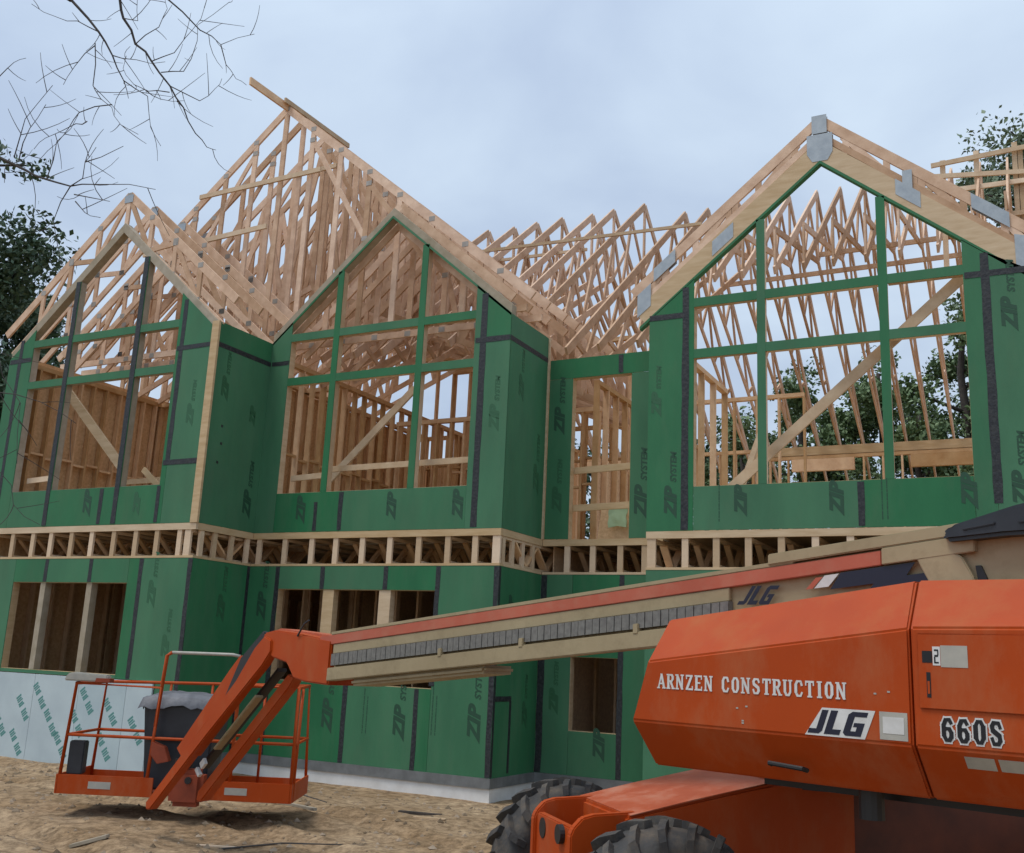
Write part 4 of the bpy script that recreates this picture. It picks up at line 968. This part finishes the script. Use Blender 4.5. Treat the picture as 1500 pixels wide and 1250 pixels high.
# ------------------------------------------------------------------ things on and by the platform
bn = empty('storage_bin', PF(1.12,.45,Z0+.05))
tag(bn, 'dark bin with a crumpled grey cover standing inside the orange platform', 'bin')
def bbox(u0,u1,w0,w1,z0,z1,ti=0.):
    b = MB(); P = [PF(u,w,z) for z, t in ((z0,ti),(z1,0)) for u, w in ((u0+t,w0+t),(u1-t,w0+t),(u1-t,w1-t),(u0+t,w1-t))]
    return b.add(P, [(0,3,2,1),(4,5,6,7),(0,1,5,4),(1,2,6,5),(2,3,7,6),(3,0,4,7)])
def child_of(b, name, m, root, bevel=0, smooth=False):
    o = b.build(name, m, None, smooth, bevel); o.data.transform(Matrix.Translation(-Vector(root.location))); o.parent = root; return fix(o)
child_of(bbox(.74,1.52,.14,.74,Z0+.05,Z0+.94,.07), 'body', 'bin_dark', bn, .02)
child_of(bbox(.80,1.46,.125,.15,Z0+.55,Z0+.9), 'front_panel', 'black_plastic', bn, .01)
b = MB(); n = 22
for j in range(n+1):
    for i in range(n+1):
        u = .69+.88*i/n; w = .08+.72*j/n; ed = min(i, j, n-i, n-j)/n
        z = Z0+.97+.06*min(1, ed*6)+.03*noise.noise(Vector((u*7,w*7,1)))
        if ed == 0: z = Z0+.88+.06*noise.noise(Vector((u*9,w*9,4)))
        b.v.append(PF(u+.02*noise.noise(Vector((u*8,w*8,9))), w, z))
for j in range(n):
    for i in range(n): b.f.append((j*(n+1)+i, j*(n+1)+i+1, (j+1)*(n+1)+i+1, (j+1)*(n+1)+i))
child_of(b, 'crumpled_cover', 'tarp_grey', bn, smooth=True)
pb = MB(); pb.prism([PF(u,-.06,z) for u, z in ((-.06,T1+.022),(.40,T1+.022),(.39,T1+.095),(.02,T1+.11),(-.03,T1+.09))], tuple(-PN*.12))
o = fix(pb.build('lumber_block', 'decal_grey', bevel=.012)); tag(o, 'pale lumber block lying across the left corner of the platform rail', 'lumber block')
dk = MB(); dk.prism([PF(u,-.065,z) for u, z in ((.27,T1+.021),(.42,T1+.021),(.42,T1+.06),(.28,T1+.06))], tuple(-PN*.13)); d = fix(dk.build('end_wrap', 'orange_dark', o))

# inside the doorway
o = MB().prism([(.48,2.25,3.585),(1.10,2.25,3.585),(1.10,2.40,4.26),(.48,2.40,4.22)], (0,.018,0)).build('plywood_sheet', 'osb'); tag(o, 'plywood offcut leaning inside the tall narrow doorway', 'plywood sheet')
b = MB(); n = 10
for j in range(n+1):
    for i in range(n+1):
        x = .68+.30*i/n; z = 3.90+.32*j/n
        b.v.append((x+.03*noise.noise(Vector((x*9,z*9,2))), 2.22+.05*(z-3.88)-.03*abs(noise.noise(Vector((x*8,z*8,5)))), z-.05*abs(i/n-.5)))
for j in range(n):
    for i in range(n): b.f.append((j*(n+1)+i, j*(n+1)+i+1, (j+1)*(n+1)+i+1, (j+1)*(n+1)+i))
nb = len(b.v)
b.v += [(x, y+.02, z) for x, y, z in b.v[:nb]]; b.f += [tuple(k+nb for k in f[::-1]) for f in b.f[:]]
o = fix(b.build('plastic_bag', 'pale_bag', smooth=True)); tag(o, 'pale green plastic bag hanging in front of the plywood offcut in the doorway', 'bag')

# ------------------------------------------------------------------ litter on the dirt
def scrap(x, y, L, w, rz, label, m='weathered_lumber', t=.03, name='wood_scrap', cat='wood scrap', group='wood scraps lying on the dirt'):
    o = MB().box((-L/2,-w/2,0),(L/2,w/2,t)).build(name, m, bevel=.003)
    dx = math.cos(rz)*L*.35; dy = math.sin(rz)*L*.35
    za, zb_ = ground_z(x-dx,y-dy), ground_z(x+dx,y+dy)
    o.location = (x, y, max(ground_z(x,y), (za+zb_)/2)-.006); o.rotation_euler = (0, -math.atan2(zb_-za, 2*math.hypot(dx,dy)), rz)
    tag(o, label, cat, group)
scrap(-1.15,-5.45,.34,.09,.5,'pale wood offcut on the dirt just below the platform front')
scrap(-1.75,-2.4,.26,.14,.2,'light wood block on the dirt right of the platform','plywood',.06)
scrap(-1.05,-2.7,.8,.05,-.25,'thin grey board on the dirt between platform and foundation wall')
scrap(.05,-1.75,.55,.06,.1,'dark weathered board on the dirt near the foundation corner','bark')
scrap(.4,-2.1,.4,.05,.12,'short pale lath below the dark board near the foundation corner','lumber',.02)
scrap(-.3,-4.7,.5,.04,.25,'whitish lath on the dirt right below the platform toe board','lumber',.015)
for x, y, pts, lab in ((.4,-4.3,[(-.6,-.5,0),(-.2,-.1,.05),(.2,.25,.04),(.35,.6,.02)],'thin bent twig lying on the dirt in the middle foreground'), (-1.6,-2.0,[(-.5,.1,0),(0,0,.06),(.6,-.15,.02)],'dry twig lying on the dirt behind the right end of the platform')):
    o = MB().tube([(a,c,d+.01) for a, c, d in pts], [.009,.008,.006,.004][:len(pts)], 5).build('twig', 'twig'); o.location = (x,y,ground_z(x,y)); tag(o, lab, 'twig')
def stones():
    b = MB()
    for i in range(4200):
        x = random.uniform(-9,6); y = random.uniform(-8.5,-.3)
        if y > -1.5 and x < -4.3: y -= 1.4
        r = random.choice((.008,.01,.012,.015,.02,.028,.04))*random.uniform(.7,1.4)
        z = ground_z(x,y); vs = []
        for k in range(6):
            d = [(1,0,0),(-1,0,0),(0,1,0),(0,-1,0),(0,0,1),(0,0,-1)][k]
            vs.append((x+d[0]*r*random.uniform(.6,1.4), y+d[1]*r*random.uniform(.6,1.4), z+d[2]*r*random.uniform(.4,.9)))
        b.add(vs, [(0,2,4),(2,1,4),(1,3,4),(3,0,4),(2,0,5),(1,2,5),(3,1,5),(0,3,5)])
    o = b.build('gravel', 'stone'); o['kind'] = 'stuff'; o['label'] = 'stones and clods of earth scattered over the dirt'
stones()

# ------------------------------------------------------------------ trees behind the house
def tree(base, h, cr, label, m, nclump=70, per=110, leaf=.22, lean=(0,0), low=.35, group='trees behind the house', seed=0, ell=1.0):
    rnd = random.Random(seed)
    t = empty('tree', base); tag(t, label, 'tree', group)
    tr = MB(); top = Vector((lean[0], lean[1], h*.93))
    pts = [Vector((0,0,-.3))]; n = 7
    for i in range(1, n+1): pts.append(Vector((lean[0]*i/n+rnd.uniform(-.15,.15), lean[1]*i/n+rnd.uniform(-.15,.15), h*.93*i/n)))
    tr.tube(pts, [h*.022*(1-.85*i/n)+.02 for i in range(n+1)], 8)
    clumps = []
    nb = 16
    for i in range(nb):
        f = low + (.93-low)*(i+rnd.random())/nb; p0 = Vector((lean[0]*f, lean[1]*f, h*.93*f)); a = i*2.4+rnd.uniform(-.5,.5)
        env = math.sin(math.pi*min(1, max(.08, (f-low*.7)/(1.05-low*.7))))**.6
        L = cr*env*rnd.uniform(.7,1.1)
        mid = p0 + Vector((math.cos(a)*L*.5, math.sin(a)*L*.5, L*.22)); end = p0 + Vector((math.cos(a)*L, math.sin(a)*L, L*rnd.uniform(.15,.5)))
        r = h*.008*(1.2-f)+.02
        tr.tube([p0, mid, end], [r, r*.65, r*.25], 5)
        for k in range(max(2, nclump//nb)):
            g = rnd.uniform(.35,1.08); c = (p0.lerp(mid, g*2) if g < .5 else mid.lerp(end, (g-.5)*2)) + Vector((rnd.gauss(0,.3),rnd.gauss(0,.3),rnd.gauss(0,.25)))*cr*.22
            clumps.append((c, cr*rnd.uniform(.14,.27)))
    clumps.append((top+Vector((0,0,h*.03)), cr*.25))
    tr.build('trunk', 'bark', t, True)
    lf = MB()
    for c, r in clumps:
        for k in range(per):
            d = Vector((rnd.gauss(0,1),rnd.gauss(0,1),rnd.gauss(0,.7)*ell)); d = d.normalized()*r*rnd.random()**.45
            p = c+d; s = leaf*rnd.uniform(.55,1.25)
            n1 = Vector((rnd.gauss(0,1),rnd.gauss(0,1),rnd.gauss(0,1)+.6)).normalized(); u = n1.orthogonal().normalized(); v = n1.cross(u)
            a = rnd.uniform(0,6.28); u, v = u*math.cos(a)+v*math.sin(a), v*math.cos(a)-u*math.sin(a)
            lf.add([p-u*s*.5, p+v*s*.28+n1*s*.06, p+u*s*.5, p-v*s*.28+n1*s*.06], [(0,1,2,3)])
    lf.build('crown', m, t)
    return t
tree((-19.3,4.2,-.3), 13.4, 4.0, 'dense dark tree rising left of the first gable', 'leaf_dark', 200, 240, .20, seed=1, low=.2)
tree((-15.0,2.2,-.3), 8.8, 2.6, 'low dark tree close behind the left edge of the house', 'leaf_dark', 170, 220, .19, seed=2, low=.15)
tree((-17.6,1.0,-.3), 17.0, 3.0, 'tall thin tree at the far left edge with sparse tufts', 'leaf_dark', 40, 90, .2, seed=3, low=.6)
tree((-26.0,7.0,-.3), 14.6, 4.6, 'wide dark tree farther back beyond the left gable', 'leaf_dark', 140, 150, .24, seed=4, low=.2)
tree((7.8,25.6,-.3), 23.2, 4.4, 'tall grey green tree rising over the right corner of the roof', 'leaf_grey', 150, 170, .22, seed=5, low=.35)
tree((10.8,27,-.3), 25.2, 4.6, 'tallest tree at the right edge behind the roof', 'leaf_grey', 140, 150, .24, seed=6, low=.35)
tree((-.85,24.1,-.3), 13.3, 2.9, 'rounded green tree seen through the left part of the large gable window', 'leaf_mid', 130, 180, .19, seed=7, low=.25)
tree((1.9,23.1,-.3), 13.2, 2.8, 'green tree seen through the middle of the large gable window', 'leaf_mid', 130, 180, .19, seed=8, low=.25)
tree((4.6,22.3,-.3), 14.8, 2.9, 'taller green tree seen through the right part of the large gable window', 'leaf_mid', 130, 180, .19, seed=9, low=.25)
tree((-2.4,21.5,-.3), 11.0, 2.6, 'low leafy tree at the bottom left of the large gable window', 'leaf_mid', 110, 160, .19, seed=14, low=.2)
tree((3.3,20.5,-.3), 10.8, 2.6, 'low leafy tree at the bottom middle of the large gable window', 'leaf_mid', 110, 160, .19, seed=15, low=.2)
tree((-4.8,27,-.3), 11.6, 3.4, 'low green tree seen through the studs beyond the door recess', 'leaf_dark', 100, 140, .22, seed=10, low=.2)
tree((-9.5,26,-.3), 11.0, 3.6, 'dark tree behind the studs of the middle bay', 'leaf_dark', 100, 140, .22, seed=12, low=.2)
tree((8.2,21,-.3), 12.0, 3.0, 'broad tree behind the right end of the house', 'leaf_dark', 100, 140, .22, seed=13, low=.2)

# ------------------------------------------------------------------ bare tree at the left, its limbs reaching into the view
LIMBS = [
    (0.016, [(1.07, -8.53, 6.05), (1.23, -8.4, 5.84), (1.3, -8.32, 5.69), (1.35, -8.24, 5.53), (1.36, -8.19, 5.42)]),
    (0.017, [(1.27, -8.31, 6.17), (1.28, -8.26, 6.02), (1.34, -8.18, 5.85), (1.43, -8.1, 5.74), (1.53, -8.0, 5.58), (1.6, -7.92, 5.44), (1.66, -7.84, 5.27), (1.71, -7.77, 5.19), (1.74, -7.71, 5.19)]),
    (0.01, [(1.58, -8.18, 6.15), (1.74, -7.99, 5.97), (1.8, -7.84, 5.93), (1.93, -7.66, 6.09)]),
    (0.016, [(1.12, -8.91, 4.69), (1.3, -8.82, 4.6), (1.43, -8.76, 4.54), (1.57, -8.69, 4.5), (1.72, -8.61, 4.52), (2.04, -8.45, 4.5)]),
    (0.006, [(0.52, -8.61, 5.53), (0.56, -8.53, 5.7), (0.58, -8.46, 5.77)]),
    (0.0065, [(1.8, -7.84, 5.93), (1.78, -7.75, 5.83), (1.78, -7.64, 5.78), (1.78, -7.53, 5.79)]),
    (0.0065, [(1.21, -8.4, 5.76), (1.28, -8.42, 5.41), (1.39, -8.43, 5.28), (1.51, -8.43, 5.19), (1.62, -8.43, 5.04), (1.77, -8.41, 4.95)]),
    (0.0065, [(1.51, -8.43, 5.21), (1.33, -8.53, 5.14), (1.29, -8.56, 5.02), (1.24, -8.59, 4.91), (1.16, -8.64, 4.78)]),
    (0.0065, [(1.57, -8.69, 4.5), (1.71, -8.72, 4.62), (1.83, -8.75, 4.68)]),
    (0.0065, [(1.57, -8.69, 4.5), (1.49, -8.71, 4.28), (1.43, -8.73, 4.21)]),
    (0.0065, [(1.43, -8.76, 4.54), (1.43, -8.73, 4.81), (1.5, -8.66, 5.02)]),
    (0.0065, [(1.59, -8.67, 4.45), (2.08, -8.8, 4.26)]),
    (0.0065, [(1.61, -8.67, 4.4), (1.75, -8.7, 4.29), (1.92, -8.72, 4.22)]),
    (0.0065, [(1.71, -8.72, 4.62), (2.03, -8.72, 4.66)]),
    (0.0065, [(1.53, -8.0, 5.58), (1.65, -7.83, 5.53), (1.66, -7.71, 5.69), (1.62, -7.62, 5.83)]),
    (0.0065, [(1.34, -8.18, 5.85), (1.42, -8.07, 6.03), (1.41, -8.01, 6.22), (1.34, -7.98, 6.33)]),
    (0.0065, [(1.43, -8.1, 5.74), (1.62, -8.08, 5.77), (1.78, -8.09, 5.9), (1.9, -8.11, 6.08)]),
    (0.0065, [(1.35, -8.24, 5.53), (1.45, -8.11, 5.46), (1.44, -8.04, 5.26), (1.46, -7.95, 5.16)]),
    (0.0065, [(1.23, -8.4, 5.84), (1.17, -8.53, 5.86), (1.11, -8.66, 5.83), (1.04, -8.79, 5.86)]),
    (0.0065, [(1.48, -8.05, 5.67), (1.6, -7.96, 5.7), (1.64, -7.91, 5.96), (1.61, -7.9, 6.1), (1.78, -7.79, 6.31)]),
    (0.0065, [(1.28, -8.26, 6.02), (1.48, -8.3, 5.92), (1.57, -8.4, 5.99)]),
    (0.0065, [(1.21, -8.4, 5.74), (1.27, -8.57, 5.47), (1.38, -8.71, 5.23)]),
    (0.0065, [(1.52, -7.99, 5.54), (1.32, -8.0, 5.59), (1.09, -8.02, 5.76), (1.0, -7.97, 5.97)]),
    (0.0065, [(1.23, -8.86, 4.68), (1.35, -8.91, 4.89), (1.56, -8.91, 5.07)]),
    (0.0065, [(1.25, -8.84, 4.66), (1.38, -8.89, 4.83), (1.54, -8.92, 4.94)]),
    (0.0065, [(1.31, -8.01, 5.59), (1.26, -7.84, 5.63), (1.28, -7.64, 5.72)]),
    (0.0065, [(1.2, -8.87, 4.67), (0.95, -8.71, 4.63)]),
    (0.0065, [(1.3, -8.32, 5.69), (1.51, -8.29, 5.62), (1.74, -8.25, 5.57)]),
    (0.0065, [(1.38, -8.5, 5.08), (1.22, -8.46, 5.12), (0.96, -8.48, 5.06), (0.8, -8.44, 5.03)]),
]

def bare_tree():
    rnd = random.Random(21)
    t = empty('bare_tree', (-1.5,-9.6,-.1)); tag(t, 'bare tree at the upper left, leafless limbs reaching over the house front', 'tree')
    off = -Vector(t.location); b = MB()
    tp = [(-1.5,-9.6,-.3),(-1.45,-9.6,1.5),(-1.5,-9.55,3.5),(-1.3,-9.5,5.4),(-1.35,-9.45,7.2),(-1.2,-9.4,9.5)]
    tw = MB(); tw.tube([Vector(p)+off for p in tp], [.2,.17,.15,.12,.09,.03], 10)
    def limb(p0, p1, end, r0, r1):
        tw.tube([Vector(p)+off for p in (p0, p1, end)], [r0, (r0+r1)/2, r1], 6)
    A, B, Cc, D, E1 = (LIMBS[i][1][0] for i in range(5))
    LIMBS.extend([(.006, [(1.24,-8.75,3.2),(1.5,-8.62,3.15),(1.7,-8.51,3.03)]), (.006, [(1.15,-8.8,2.85),(1.34,-8.7,2.72),(1.44,-8.65,2.53),(1.59,-8.57,2.42)]), (.007, [(1.1,-8.8,3.8),(1.22,-8.77,3.51),(1.39,-8.67,3.14),(1.43,-8.66,2.77)])])
    tw.tube([Vector(p)+off for p in ((-1.45,-9.55,3.0),(-.2,-9.2,3.4),(1.1,-8.8,3.8))], [.04,.02,.007], 6); tw.tube([Vector(p)+off for p in ((-.2,-9.2,3.4),(.6,-8.95,3.3),(1.24,-8.75,3.2))], [.018,.01,.006], 5); tw.tube([Vector(p)+off for p in ((-.2,-9.2,3.4),(.6,-9.0,3.0),(1.15,-8.8,2.85))], [.018,.01,.006], 5)
    limb((-1.35,-9.45,7.0), (.1,-8.95,6.75), A, .05, .017); limb((-1.33,-9.45,7.4), (.4,-8.8,7.1), B, .05, .018); limb((-1.3,-9.43,8.0), (.6,-8.7,7.3), Cc, .04, .011)
    limb((-1.4,-9.52,4.6), (-.3,-9.1,5.0), D, .05, .017); limb((-1.38,-9.5,5.0), (-.3,-9.1,5.3), E1, .035, .007)
    tw.build('trunk', 'bark', t, True)
    for r, pts in LIMBS:
        P = [Vector(p) for p in pts]
        # wander a little between the known points
        Q = [P[0]]
        for a, c in zip(P, P[1:]):
            m = (a+c)/2 + Vector((rnd.gauss(0,1),rnd.gauss(0,1),rnd.gauss(0,1)))*(c-a).length*.05
            Q += [m, c]
        n = len(Q); rr = [max(.0018, r*.62*(1-.85*i/(n-1))) for i in range(n)]
        tw2 = MB(); tw2.tube([q+off for q in Q], rr, 5)
        # side twigs, a curve each
        for k in range(max(1, int(sum((P[i+1]-P[i]).length for i in range(len(P)-1))*6.5))):
            i = rnd.randrange(n-1); s = Q[i].lerp(Q[i+1], rnd.random()); d = (Q[i+1]-Q[i]).normalized()
            sd = (d.orthogonal()*rnd.gauss(0,1) + d.cross(d.orthogonal())*rnd.gauss(0,1)).normalized()
            L = rnd.uniform(.10,.34); v = (d*.6+sd).normalized(); cur = Vector((rnd.gauss(0,.3),rnd.gauss(0,.3),rnd.uniform(-.2,.5)))
            pp = [s]; 
            for q in range(4): pp.append(pp[-1]+v*L/4); v = (v+cur*.35).normalized()
            tw2.tube([p+off for p in pp], [.0026,.0023,.002,.0017,.0013], 4)
        tw2.build('limb', 'twig', t)
bare_tree()
